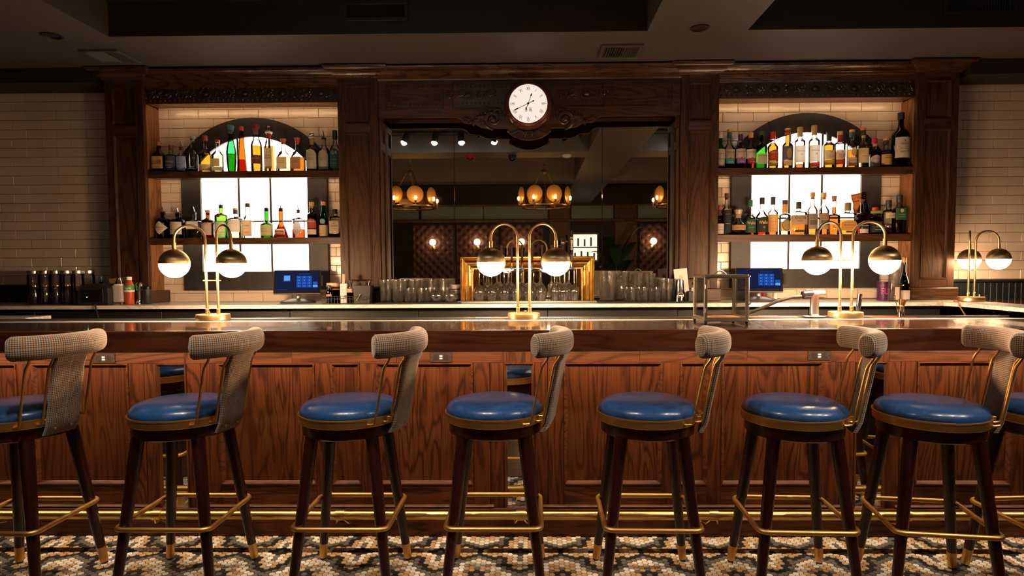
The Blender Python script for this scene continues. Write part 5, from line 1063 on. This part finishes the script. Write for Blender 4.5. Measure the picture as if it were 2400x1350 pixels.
bottle(cad(822), ZB + .004, (17, 24, 34, 46, 8, 0, 'clear', 'red', 22, 'cap', 5, (.015, .015, .015), [(24, 32, .9, (.6, .45, .3))], 'syrup bottle with black cap in the wire caddy'), yb=4.22, name='small_bottle')
t = thing('tool_bin', 'black bin of bar tools left of the pint glasses', 'bin', (cad(851), 4.235, ZB + .004)); G().prism([(-.052, .001), (.052, .001), (.060, .118), (-.056, .118)], -.045, .045).obj('body', blackm, t)
G().tube([(-.01 + .016 * cos(a * pi / 8), -.02, .128 + .016 * sin(a * pi / 8)) for a in range(16)], .003, 6, closed=True).obj('scissor_handle', blackm, t); G().tube([(.03, .0, .10), (.042, .0, .15)], [.004, .002], 6).obj('tool', steel, t); G().tube([(-.03, -.048, .02), (-.005, -.050, .062)], .006, 8).obj('tool', steel, t)
# bar mats and glassware
mats_ = ((onb(886, 4.25), onb(1083, 4.25), 'black rubber bar mat under the left pint glasses'), (onb(1400, 4.25), onb(1632, 4.25), 'black rubber bar mat under the right pint glasses'))
for a, b, lb in mats_:
    t = thing('bar_mat', lb, 'bar mat', ((a + b) / 2, 4.33, ZB)); G().box(-(b - a) / 2, (b - a) / 2, -.155, .155, 0, .006, .002).obj('base', rubber, t)
    g = G()
    for i in range(int((b - a) / .014)): g.box(-(b - a) / 2 + .006 + i * .014, -(b - a) / 2 + .012 + i * .014, -.15, .15, .006, .0085)
    q = g.obj('ribs', rubber, t); q['kind'] = 'stuff'
def fluted(R0, R1, h, nf, wall=.003, amp=.0012, n=48):
    g = G()
    prof = [(0, R0 * .9), (.003, R0), (h * .5, (R0 + R1) / 2), (h * .86, R1 * .985), (h, R1)]
    inn = [(h, R1 - wall * .6), (h * .86, R1 - wall), (h * .5, (R0 + R1) / 2 - wall), (.012, R0 - wall), (.010, R0 * .3)]
    for k, (z, r) in enumerate(prof + inn):
        for i in range(n):
            a = 2 * pi * i / n; rr = r + (amp * cos(nf * a) if (0 < k < 3) else 0); g.v.append((rr * cos(a), rr * sin(a), z))
    m = len(prof) + len(inn)
    for j in range(m - 1):
        for i in range(n): g.f.append((j * n + i, j * n + (i + 1) % n, (j + 1) * n + (i + 1) % n, (j + 1) * n + i)); g.mi.append(0)
    g.f += [tuple(range(n - 1, -1, -1)), tuple((m - 1) * n + i for i in range(n))]; g.mi += [0, 0]; g.fix = True
    return g
GW = dict(tall=fluted(.031, .041, .148, 12).mesh('tumbler', (glassm,)), short=fluted(.036, .042, .092, 16).mesh('rocks', (glassm,)), jug=fluted(.050, .055, .20, 14, .005, .002).mesh('jug', (glassm,)))
GW['snifter'] = G().lathe([(.030, .001), (.032, .003), (.044, .030), (.045, .045), (.038, .066), (.030, .078), (.028, .078), (.036, .065), (.042, .045), (.041, .031), (.029, .006), (1e-4, .005)], 28).mesh('snifter', (glassm,))
def glass(kind, nm, label, x, y, z, grp, flip=False):
    o = put(nm, GW[kind], None, (x, y, z)); 
    if flip: o.rotation_euler = (pi, 0, 0); o.location = (x, y, z + (.148 if kind == 'tall' else .092))
    return tag(o, label, 'glass', grp)
zm_ = ZB + .0092
for (px, y) in [(904, 4.22), (933, 4.22)] + [(914 + 29 * i, 4.315) for i in range(3)] + [(927 + 28.5 * i, 4.42) for i in range(3)]:
    glass('tall', 'pint_glass', nth('tall pint glass', ('front' if y < 4.28 else 'middle' if y < 4.37 else 'back') + ' row from left on left bar mat'), onb(px, y), y, zm_, 'pint glasses on the left mat')
for (px, y) in [(963, 4.215), (992, 4.215), (1012, 4.315), (1042, 4.315)]: glass('short', 'rocks_glass', nth('short fluted glass', ('front' if y < 4.28 else 'middle') + ' row from left on left bar mat'), onb(px, y), y, zm_, 'rocks glasses on the left mat')
for (px, y) in [(1024, 4.215), (1055, 4.215)]:
    tag(put('snifter_glass', GW['snifter'], None, (onb(px, y), y, zm_)), nth('round-bowled snifter', 'front row from left on left bar mat'), 'glass', 'snifters on the left mat')
for (px, y) in [(1014, 4.42), (1042, 4.42)]: glass('tall', 'pint_glass', nth('tall pint glass', ('front' if y < 4.28 else 'middle' if y < 4.37 else 'back') + ' row from left on left bar mat'), onb(px, y), y, zm_, 'pint glasses on the left mat')
for (px, y) in [(1424, 4.26), (1456, 4.36)]:
    t = thing('glass_jug', 'big ribbed glass jug with handle, %s of the two by the beer tower' % ('front' if px < 1430 else 'rear'), 'jug', (onb(px, y), y, zm_)); put('body', GW['jug'], t); G().tube([(.052, 0, .17), (.088, -.005, .165), (.098, -.006, .11), (.085, -.005, .05), (.052, 0, .04)], .007, 8).obj('handle', glassm, t)
for (px, y) in [(1476 + 29 * i, 4.215) for i in range(3)] + [(1494 + 28.5 * i, 4.32) for i in range(2)]: glass('short', 'rocks_glass', nth('short fluted glass', ('front' if y < 4.28 else 'rear') + ' bottom row from left on right bar mat'), onb(px, y), y, zm_, 'lower rocks glasses on the right mat')
for (px, y) in [(1494 + 28.5 * i, 4.32) for i in range(2)]: glass('short', 'rocks_glass', nth('short fluted glass', 'stacked top row from left on right bar mat'), onb(px, y), y, zm_ + .0925, 'upper rocks glasses on the right mat')
for (px, y) in [(1562, 4.215), (1553, 4.345), (1581, 4.31), (1530, 4.44), (1557, 4.445)]: glass('tall', 'pint_glass', nth('tall pint glass', ('front' if y < 4.3 else 'middle' if y < 4.4 else 'back') + ' row from left on right bar mat'), onb(px, y), y, zm_, 'pint glasses on the right mat')
for i in range(3):
    tag(G().lathe([(.024, .001), (.036, .006), (.042, .030), (.041, .036), (.038, .034), (.033, .010), (1e-4, .007)], 28).obj('white_bowl', plain('glazed_white', (.70, .62, .56), .25), None, (onb(1068, 4.47), 4.475, ZB + .0095 + i * .0365)), ('white bowl at the bottom of the stack by the beer tower', 'white bowl in the middle of the stack by the beer tower', 'white bowl on top of the stack by the beer tower')[i], 'bowl')
# ---------------------------------------------------------------- beer tower
ty = 4.33; tx0, tx1 = onb(1080, ty), onb(1392, ty); zt0, zt1 = ZB + .0135, at(1236, 601, ty)[1]; tc = (tx0 + tx1) / 2
t = thing('beer_tower', 'polished brass beer tower framing upturned wine glasses before the mirror', 'beer tower', (tc, ty, ZB)); hw = (tx1 - tx0) / 2; H = zt1 - ZB
loops = [(0, .05), (0, -.030), (.004, -.034), (.010, -.034), (.014, -.026), (.020, -.022), (.030, -.034), (.040, -.040), (.050, -.034), (.056, -.024), (.062, -.026), (.070, -.020), (.078, -.012), (.086, -.010), (.086, .05)]
g = G()
for (i, y) in loops: g.v += [(-hw + i, y, .0135), (-hw + i, y, H - i), (hw - i, y, H - i), (hw - i, y, .0135)]
for l in range(len(loops) - 1):
    for k in range(3): g.f.append((l * 4 + k, l * 4 + k + 1, (l + 1) * 4 + k + 1, (l + 1) * 4 + k)); g.mi.append(0)
n_ = len(loops) - 1
for k in range(3): g.f.append((k, k + 1, n_ * 4 + k + 1, n_ * 4 + k)); g.mi.append(0)
g.fix = True; g.obj('frame', brassp, t, ang=25)
tr = G().box(-hw - .012, hw + .012, -.105, .075, .0005, .013, .002).obj('drip_tray', steel, t)
g = G()
for i in range(52): g.box(-hw + .01 + i * (2 * hw - .02) / 52, -hw + .01 + (i + .55) * (2 * hw - .02) / 52, -.095, .065, .013, .0145)
q = g.obj('tray_grate', blackm, t); q['kind'] = 'stuff'
bluem = plain('tap_plug_blue', (.01, .10, .50), .35)
for i, px in enumerate((1129, 1152, 1176, 1199.5, 1224, 1247.5, 1270.7, 1294, 1319.5, 1340)):
    x = onb(px, ty - .06) - tc; tp = G().tube([(x, -.03, H - .040), (x, -.055, H - .040), (x, -.068, H - .048), (x, -.072, H - .075)], [.010, .011, .010, .007], 10); tp.ball((x, -.05, H - .038), .014, 10, 6); tp = tp.obj('tap', brassp, t)
    G().lathe([(.004, -.012), (.009, -.004), (.009, .004), (.006, .009)], 12, (x, -.072, H - .080)).obj('tap_plug', bluem, tp)
    if i < 8: G().tube([(x, -.05, H - .030), (x, -.055, H + .02), (x, -.06, H + .075)], [.006, .009, .011], 12).obj('handle', plain('tap_handle', (.02, .010, .008), .6, spec=.15), tp)
    else:
        hh = .150 if i == 8 else .195; hd = G().box(x - .010, x + .010, -.064, -.046, H - .02, H - .02 + hh, .004).obj('handle', blackg, tp); G().box(x - .0105, x + .0105, -.0645, -.0455, H - .02 + hh * .70, H - .02 + hh * .76, .001).obj('gold_band', brassp, hd)
        G().box(x - .012, x + .012, -.066, -.044, H - .028, H + .012, .004).obj('lever_base', chrome, hd)
        if i == 9: text('GUINNESS', .011, WHT, hd, (x, -.0648, H + .075), rot=(pi / 2, -pi / 2, 0), fit=.07)
wg = G().lathe([(.030, 0), (.0305, .001), (.040, .035), (.0425, .055), (.038, .078), (.022, .098), (.007, .108), (.0042, .116), (.0042, .186), (.010, .194), (.034, .1975), (.0345, .199), (.034, .200), (1e-4, .2005), (1e-4, .112), (.006, .105), (.020, .0955), (.0365, .0765), (.041, .055), (.0385, .035), (.0292, .001)], 30).mesh('wine_glass', (glassm,))
wf = G().lathe([(.024, 0), (.0245, .001), (.030, .040), (.031, .06), (.027, .085), (.014, .100), (.006, .108), (.0042, .116), (.0042, .196), (.010, .204), (.030, .2075), (.0305, .209), (1e-4, .2105), (1e-4, .110), (.005, .105), (.0125, .0975), (.0255, .083), (.0295, .06), (.0285, .04), (.0232, .001)], 28).mesh('flute_glass', (glassm,))
for px, y in ((1124, 4.25), (1153, 4.25), (1182, 4.25), (1211, 4.25), (1240, 4.25), (1268, 4.25), (1134, 4.34), (1164, 4.34), (1193, 4.34), (1222, 4.34), (1251, 4.34)): tag(put('wine_glass', wg, None, (onb(px, y), y, ZB + .0152)), nth('upturned wine glass', ('front' if y < 4.3 else 'back') + ' row from left under the taps'), 'glass', 'upturned wine glasses')
for px, y in ((1300, 4.25), (1323, 4.25), (1346, 4.25), (1312, 4.325), (1334, 4.325)): tag(put('flute_glass', wf, None, (onb(px, y), y, ZB + .0152)), nth('slim upturned glass', ('front' if y < 4.3 else 'back') + ' row from left under the taps'), 'glass', 'upturned slim glasses')
# ---------------------------------------------------------------- right of the glasses
t = thing('plastic_pitcher', 'clear plastic cup with printed ring leaning by the white card', 'cup', (onb(1593, 4.20), 4.20, ZB)); 
g = G().lathe([(.034, .001), (.036, .006), (.024, .150), (.0225, .150), (.033, .008), (1e-4, .007)], 24).obj('body', GL['clear'], t); G().tube([(.018 * cos(a * pi / 8), -.0345 + .004 * abs(sin(a * pi / 8)), .048 + .018 * sin(a * pi / 8)) for a in range(16)], .0012, 5, closed=True).obj('printed_ring', WHT, t); G().box(-.013, .013, -.0350, -.0342, .045, .051).obj('printed_band', WHT, t)
t = thing('white_card', 'white card standing against the right mirror pilaster', 'card', (onb(1603, 4.30), 4.315, ZB)); g = G().box(-.045, .045, -.001, .001, .002, .225); g.xf(Matrix.Rotation(radians(-6), 4, 'Y')); g.obj('sheet', paper('card_white', (.75, .70, .68), .2), t); G().box(-.012, .012, -.004, -.0012, .13, .18, .001).xf(Matrix.Rotation(radians(-6), 4, 'Y')).obj('clip', steel, t)
t = thing('tool_caddy', 'small black caddy with a capped bottle beside the display box', 'caddy', (onb(1624, 4.23), 4.235, ZB)); G().box(-.035, .035, -.035, .035, .001, .075, .003).obj('bin', blackm, t); G().lathe([(.014, .03), (.014, .095), (.010, .10)], 14, (.002, -.01, 0)).obj('bottle', whitep, t); G().lathe([(.012, .10), (.0125, .13), (.010, .134), (1e-4, .134)], 14, (.002, -.01, 0)).obj('bottle_cap', blackg, t)
tag(G().lathe([(.026, .001), (.036, .085), (.037, .086), (.035, .086), (.0255, .004), (1e-4, .004)], 22).obj('red_cup', col((.5, .03, .02), .4), None, (onb(1783, 4.50), 4.50, ZB)), 'red tapered cup behind the right terminal', 'cup')
tag(G().lathe([(.014, .001), (.015, .004), (.015, .05), (.008, .058), (.008, .07), (1e-4, .07)], 16).obj('small_jar', whitep, None, (onb(1816, 4.48), 4.48, ZB)), 'small pale jar right of the red cup behind the terminal', 'jar')
t = thing('purple_tin', 'purple tin with pink lettering at the right end of the counter', 'tin', (onb(2070, 4.37), 4.37, ZB)); G().lathe([(.040, .001), (.041, .004), (.041, .118), (.039, .120)], 28).obj('body', plain('tin_purple', (.045, .008, .05), .3), t); G().lathe([(.0415, .112), (.042, .116), (.042, .126), (.040, .128), (1e-4, .128)], 28).obj('lid', plain('tin_lid', (.06, .012, .06), .3, .5), t); text('FUL', .046, col((.85, .03, .30), .4), t, (-.002, -.0424, .062), bend=.042, fit=.062)
t = thing('glass_pitcher', 'tall clear glass pitcher holding a bottle, right end of the counter', 'pitcher', (onb(2095, 4.29), 4.29, ZB)); G().lathe([(.038, .001), (.040, .006), (.036, .10), (.034, .16), (.039, .235), (.037, .235), (.032, .16), (.034, .10), (.037, .010), (1e-4, .009)], 28).obj('body', glassm, t); G().box(-.018, .012, -.0415, -.0405, .01, .095).obj('label', paper('cream_label', (.6, .52, .40)), t)
bottle(onb(2119, 4.32), ZB, (26, 34, 70, 92, 9, 0, 'olive', None, 0, 'cap', 8, (.35, .14, .03), [(3, 24, .80, (.66, .58, .50), [('BURGUNDY', 20, 2.6, REDI)])], 'dark green sparkling wine bottle beside the rightmost pilaster'), yb=4.33, pu=4.33 / FPX, name='wine_bottle')
# ================================================================ things on the bar
lx0, lx1 = X(1652, 3.22, 740), X(1745, 3.22, 740); lc = (lx0 + lx1) / 2; t = thing('display_box', 'chrome-framed glass display box with handle on the bar', 'display box', (lc, 3.30, ZT), radians(0)); w, d, h = (lx1 - lx0) / 2 + .004, .105, .238
chm = plain('aged_chrome', (.62, .58, .52), .28, 1)
for sx in (-1, 1):
    for sy in (-1, 1):
        G().box(sx * w - .008, sx * w + .008, sy * d - .008, sy * d + .008, .022, h, .0025).obj('post', chm, t); G().lathe([(.005, .0), (.009, .004), (.009, .010), (.006, .014)], 12, (sx * w, sy * d, .0005)).obj('foot', blackm, t)
        G().box(sx * w - .012, sx * w + .012, sy * d - .012, sy * d + .012, .013, .024, .002).obj('corner_block', chm, t)
for z0, z1, e in ((.014, .026, .006), (.026, .034, 0), (h - .006, h, 0), (h, h + .008, .010)):
    for sy in (-1, 1): G().box(-w - e, w + e, sy * d - .007 - e, sy * d + .007 + e, z0, z1, .002).obj('rail', chm, t)
    for sx in (-1, 1): G().box(sx * w - .007 - e, sx * w + .007 + e, -d, d, z0, z1, .002).obj('rail', chm, t)
for sy in (-1, 1): G().box(-w + .008, w - .008, sy * d - .0012, sy * d + .0012, .034, h - .006).obj('glass_pane', pane, t)
for sx in (-1, 1): G().box(sx * w - .0012, sx * w + .0012, -d + .008, d - .008, .034, h - .006).obj('glass_pane', pane, t)
G().box(-w, w, -d, d, .026, .031, .001).obj('floor_panel', col((.40, .22, .09), .5), t); G().box(-w - .004, w + .004, -d - .004, d + .004, h + .008, h + .012, .001).obj('lid', chm, t)
G().tube([(-.030 + .060 * i / 10, 0, h + .012 + .020 * sin(pi * i / 10)) for i in range(11)], .0035, 8).obj('handle', chm, t)
G().tube([(w + .002, -d - .009, .10), (w + .010, -d - .016, .104), (w + .014, -d - .012, .112)], .004, 8).obj('latch', chm, t)
for z in (.07, .19): G().tube([(-w - .001, -d - .010, z - .010), (-w - .001, -d - .010, z + .010)], .004, 8).obj('hinge', chm, t)
# soda tap
sx_ = X(1908, 3.60, 740); t = thing('soda_tap', 'brushed steel soda gun stand with black nozzle on the bar', 'tap', (sx_, 3.60, ZT + .0045)); 
G().lathe([(.060, 0), (.060, .003), (.030, .005), (.026, .010), (.024, .020), (.024, .105), (.028, .118), (.030, .125)], 28).obj('post', steel, t)
G().tube([(-.012, 0, .128), (.052, 0, .128), (.056, 0, .128)], [.023, .023, .020], 24).obj('barrel', steel, t); G().tube([(-.070, 0, .125), (-.064, 0, .1255), (-.013, 0, .128)], [.019, .0235, .0235], 20).obj('nozzle', blackg, t)
G().tube([(-.070, .0, .115), (-.12, .01, .112), (-.20, .03, .085), (-.28, .05, .045), (-.345, .06, .018), (-.40, .07, .004)], [.009, .0095, .0095, .0095, .0095, .009], 12).obj('hose', plain('hose_grey', (.03, .027, .026), .6, spec=.2), t); G().box(-.052, -.030, -.010, .010, .148, .153, .002).obj('thumb_button', blackm, t)
# tools standing in the rail
for lb, px, y, nm, top in (('steel jigger standing upright in the drip rail right of the lamp', 2112, 3.58, 'jigger', .098), ('slim steel bar spoon leaning in the drip rail right of the lamp', 2103, 3.58, 'bar_spoon', .115)):
    t = thing(nm, lb, 'bar tool', (X(px, y, 730), y, ZT + .0035))
    if nm == 'jigger': G().tube([(0, 0, 0), (.003, 0, .06), (.006, 0, top)], [.018, .013, .022], 16).obj('cup', chrome, t); G().lathe([(.0135, .058), (.0145, .062), (.0135, .066)], 16, (.003, 0, 0)).obj('waist_ring', brass, t)
    else: G().tube([(.012, 0, 0), (-.004, 0, .06), (-.016, 0, top)], .0022, 6).obj('rod', chrome, t); G().ball((-.017, 0, top), .006, 8, 5).obj('tip', chrome, t)
t = thing('ice_scoop', 'steel scoop handle rising behind the right lamp base', 'scoop', (X(2012, 3.75, 730), 3.76, 1.0)); G().tube([(0, 0, .0), (.004, 0, .10), (.012, 0, .190)], [.012, .014, .013], 14).obj('handle', chrome, t); G().lathe([(.03, -.02), (.045, .01), (.047, .05), (.045, .05), (.028, -.017)], 20, (-.05, 0, .0)).obj('bowl', steel, t)
t = thing('rail_tray', 'low black tray with a pale cloth behind the display box', 'tray', (X(1820, 3.74, 730), 3.75, ZT - .055)); G().box(-.19, .19, -.06, .06, 0, .02, .003).obj('tray', blackm, t); G().box(-.10, .035, -.05, .05, .0205, .050, .010).obj('folded_cloth', whitep, t)
t = thing('speed_rail', 'black under-bar speed rail behind the back edge of the bar', 'speed rail', (-.2, 3.75, .93)); G().box(-3.3, 2.8, -.075, .075, 0, .02, .003).obj('shelf', blackm, t); G().tube([(-3.3, .075, .06), (2.8, .075, .06)], .006, 8).obj('rail', steel, t)
# ================================================================ the room behind the camera, seen in the mirrors
dw = wood('rear_panelling', (.32, .15, .055), (.09, .035, .013), 'z', rough=.35)
YR = -4.8
wrear = struct(G().box(-5.6, 5.6, YR - .15, YR, 0, 3.14).obj('wall_rear', plain('rear_wall_paint', (.022, .016, .012), .55)))
G().box(-5.5, 5.5, YR, YR + .05, 2.34, 2.40, .01).obj('rail_moulding', dw, wrear)
G().box(-5.5, 5.5, YR, YR + .05, 2.70, 2.73, .01).obj('rail_moulding', dw, wrear)
trm = plain('transom_glass', (.34, .42, .35), .2, coat=.3)
for a, b in ((-4.2, -2.5), (-2.44, -1.08), (-1.06, .34), (.86, 1.78), (2.32, 3.6)): G().box(a, b, YR, YR + .02, 2.41, 2.69, .004).obj('transom_pane', trm, wrear)
for a, b in ((.38, .83), (1.81, 2.29)):
    G().box(a, b, YR, YR + .10, 0, 2.34, .006).obj('column', dw, wrear); G().box(a, b, YR, YR + .06, 2.40, 2.70, .006).obj('column', dw, wrear)
def tuft(label, x0, x1):
    g = G(); n, m = 44, 60; z0, z1 = .5, 2.28
    for j in range(m + 1):
        for i in range(n + 1):
            x = x0 + (x1 - x0) * i / n; z = z0 + (z1 - z0) * j / m; u, v = x / .19, z / .19
            d = min(sqrt((u - round(u)) ** 2 + (v - round(v)) ** 2), sqrt((u - .5 - round(u - .5)) ** 2 + (v - .5 - round(v - .5)) ** 2))
            g.v.append((x, YR + .012 + .05 * min(1, d * 3.2) ** .6, z))
    for j in range(m):
        for i in range(n): g.f.append((j * (n + 1) + i, j * (n + 1) + i + 1, (j + 1) * (n + 1) + i + 1, (j + 1) * (n + 1) + i)); g.mi.append(0)
    g.fix = True
    tag(g.obj('tufted_panel', plain('tufted_leather', (.15, .062, .045), .42)), label, 'wall panel')
tuft('brown buttoned leather wall panel reflected at the left of the mirror', -2.62, -1.72); tuft('brown buttoned leather wall panel reflected left of the centre lamp', -1.66, -.74); tuft('brown buttoned leather wall panel reflected behind the centre lamp', -.68, .24); tuft('brown buttoned leather wall panel reflected at the right of the mirror', 2.36, 3.2)
for lb, x in (('lit globe wall sconce reflected leftmost in the mirror', -2.17), ('lit globe wall sconce reflected beside the left globe of the centre lamp', -1.20), ('lit globe wall sconce reflected between the centre lamp poles', -.235), ('lit globe wall sconce reflected at the right of the mirror', 2.63)):
    t = thing('wall_sconce', lb, 'sconce', (x, YR + .07, 1.9)); G().lathe([(.045, -.012), (.045, .012), (.02, .02)], 20, (0, 0, -.12), axis='y').obj('backplate', brass, t)
    G().tube([(0, .0, -.12), (0, .08, -.13), (0, .13, -.10), (0, .13, -.062)], .010, 10).obj('arm', brass, t); G().ball((0, .13, 0), .068, 20, 12).obj('globe', sconcem, t)
CH = {}
def prep_ch():
    n = 8; CH['ring'] = G().tube([(.36 * cos(a * pi / 18), .36 * sin(a * pi / 18), 0) for a in range(36)], .016, 10, closed=True).mesh('ring', (brass,))
    g = G(); g.lathe([(.004, -.006), (.112, -.005), (.120, -.002), (.120, .003), (.112, .004), (.004, -.002)], 28, (0, 0, 0), axis='x'); CH['disc'] = g.mesh('reflector_disc', (plain('amber_disc', (.85, .46, .13), .35, .55),))
    CH['bulb'] = G().ball((0, 0, 0), .014, 10, 8, 1, 1, 2.0).mesh('candle_bulb', (bulbm,)); CH['cup'] = G().lathe([(.006, -.09), (.010, -.06), (.018, -.05), (.014, -.03), (.006, -.028)], 12).mesh('candle_cup', (brass,))
    CH['rod'] = G().tube([(.33, 0, .0), (.05, 0, .50)], .006, 8).mesh('rod', (brass,)); CH['hub'] = G().lathe([(.004, .62), (.008, .60), (.02, .585), (.008, .57), (.012, .54), (.05, .52), (.055, .505), (.02, .49), (.01, .46), (1e-4, .45)], 16).mesh('hub', (brass,))
    CH['chain'] = G().tube([(0, 0, .62), (0, 0, .905)], .007, 8).mesh('chain', (brass,))
prep_ch()
for lb, x in (('brass ring chandelier with round reflectors, reflected at the left of the mirror', -1.78), ('brass ring chandelier with round reflectors, reflected mid mirror', .18), ('brass ring chandelier with round reflectors, reflected at the right edge of the mirror', 2.16)):
    t = thing('chandelier', lb, 'chandelier', (x, -.1, 2.233), .21, 'brass ring chandeliers')
    for k in ('ring', 'hub', 'chain'): put(k, CH[k], t)
    for i in range(3): put('rod', CH['rod'], t, None, (0, 0, i * 2 * pi / 3 + .4))
    for i in range(8):
        a = i * pi / 4 + .2; d = put('reflector_disc', CH['disc'], t, (.36 * cos(a), .36 * sin(a), .155), (0, 0, a)); put('candle_cup', CH['cup'], t, (.40 * cos(a), .40 * sin(a), .10)); put('candle_bulb', CH['bulb'], t, (.40 * cos(a), .40 * sin(a), .105))
def track(label, x0, x1, y, heads, watts, colr):
    xm = (x0 + x1) / 2; trk = thing('track_light', label, 'track light', (xm, y, 3.139))
    G().box(x0 - xm, x1 - xm, -.018, .018, -.03, -.001, .003).obj('track', blackm, trk)
    for (x, ax, ay) in heads:
        d = (Vector((ax, ay, .6)) - Vector((x, y, 2.86))).normalized(); q = d.to_track_quat('-Z', 'Y').to_euler()
        h = G().lathe([(.026, .07), (.038, .065), (.040, -.06), (.044, -.066), (.040, -.070), (.034, -.062)], 24).obj('spot_head', blackm, trk, (x - xm, 0, -.279), q)
        G().lathe([(.033, -.058), (.032, -.070), (.024, -.084), (.012, -.092), (1e-4, -.094)], 20).obj('lens', spotm, h); G().tube([(0, 0, .06), (0, 0, .25)], .008, 8).obj('stem', blackm, trk, (x - xm, 0, -.279))
        spot('spot_beam', (x + d.x * .13, y + d.y * .13, 2.86 + d.z * .13), (ax, ay, .6), watts, 64, colr, .8, .035)
track('black ceiling track with four spot heads, reflected at the top of the mirror', -1.85, -.05, 1.78, ((-1.46, -2.3, 2.5), (-1.12, -1.4, 2.45), (-.82, -.6, 2.45), (-.45, .2, 2.5)), SPOT_W, (1, .84, .68))
track('black ceiling track with three spot heads above the right end of the bar', 1.5, 3.3, 1.70, ((1.7, .7, 2.5), (2.4, 1.3, 2.5), (3.1, 1.8, 2.55)), SPOT_W * 1.15, (1, .84, .68))
bm_ = 1.34
t = thing('fire_strobe', 'red and clear fire strobe on the ceiling, reflected in the mirror', 'alarm', (-.76, bm_, ZC)); G().lathe([(.06, -.001), (.06, -.02), (.045, -.03), (1e-4, -.03)], 24).obj('base', col((.5, .02, .02)), t); G().lathe([(.04, -.03), (.034, -.05), (.015, -.06), (1e-4, -.062)], 20).obj('lens', GL['clear'], t)
t = thing('dome_camera', 'black dome camera on the ceiling, reflected in the mirror', 'camera', (-.24, bm_, ZC)); G().lathe([(.05, -.001), (.05, -.03), (.04, -.04), (1e-4, -.04)], 24).obj('base', blackm, t); G().lathe([(.038, -.04), (.034, -.06), (.018, -.075), (1e-4, -.078)], 20).obj('dome', blackg, t)
t = thing('smoke_detector', 'white smoke detector on the ceiling, reflected in the mirror', 'detector', (.43, bm_, ZC)); G().lathe([(.055, -.001), (.055, -.018), (.04, -.032), (1e-4, -.034)], 28).obj('body', whitep, t); G().lathe([(.02, -.0335), (.018, -.038), (1e-4, -.039)], 16).obj('cap', whitep, t)
leafm = plain('leaf_green', (.045, .11, .03), .35)
pt = thing('potted_plant', 'large-leaved potted plant reflected at the right of the mirror', 'plant', (1.72, -3.7, 0))
G().lathe([(.17, .001), (.20, .03), (.24, .45), (.25, .47), (.23, .47), (.22, .42), (1e-4, .42)], 28).obj('pot', plain('pot_clay', (.05, .04, .035), .6), pt)
for i in range(9):
    g = G(); a = i * 2.4; L = .55 + .12 * (i % 3); h0 = .75 + .1 * i; n = 14
    for k in range(n + 1):
        u = k / n; r = .05 + L * .75 * u; z = h0 + .75 * L * sin(u * 1.9); w = .125 * sin(pi * min(1, u * .97 + .03)) ** .7
        for s_, dz in ((-1, .03), (0, 0), (1, .03)): g.v.append((r * cos(a) - s_ * w * sin(a), r * sin(a) + s_ * w * cos(a), z + dz * (w / .125)))
    for k in range(n):
        for s_ in (0, 1): g.f.append((k * 3 + s_, k * 3 + s_ + 1, k * 3 + s_ + 4, k * 3 + s_ + 3)); g.mi.append(0)
    lf = g.obj('leaf', leafm, pt); G().tube([(0, 0, .42), (.03 * cos(a), .03 * sin(a), h0 * .7), (.05 * cos(a), .05 * sin(a), h0)], .012, 6).obj('stem', leafm, pt)
t = thing('lit_display', 'bright glowing display window reflected behind the right tap handles', 'display', (1.16, YR + .02, 1.78))
for a, b, c, d in ((-.30, .30, .28, .32), (-.30, .30, -.32, -.28), (-.30, -.26, -.28, .28), (.26, .30, -.28, .28), (-.26, .26, -.02, .01)): G().box(a, b, -.01, .05, c, d, .003).obj('frame', dw, t)
G().box(-.26, .26, -.008, .004, -.28, .28).obj('light_panel', emit('display_glow', (1, .85, .66), 2.2), t)
for i in range(7): G().box(-.24 + i * .07, -.20 + i * .07, .006, .03, -.28 + .30 * (i % 2), -.12 + .30 * (i % 2) + .02 * (i % 3), .004).obj('item', col(((.3, .03, .02), (.02, .12, .04), (.2, .1, .03))[i % 3]), t)
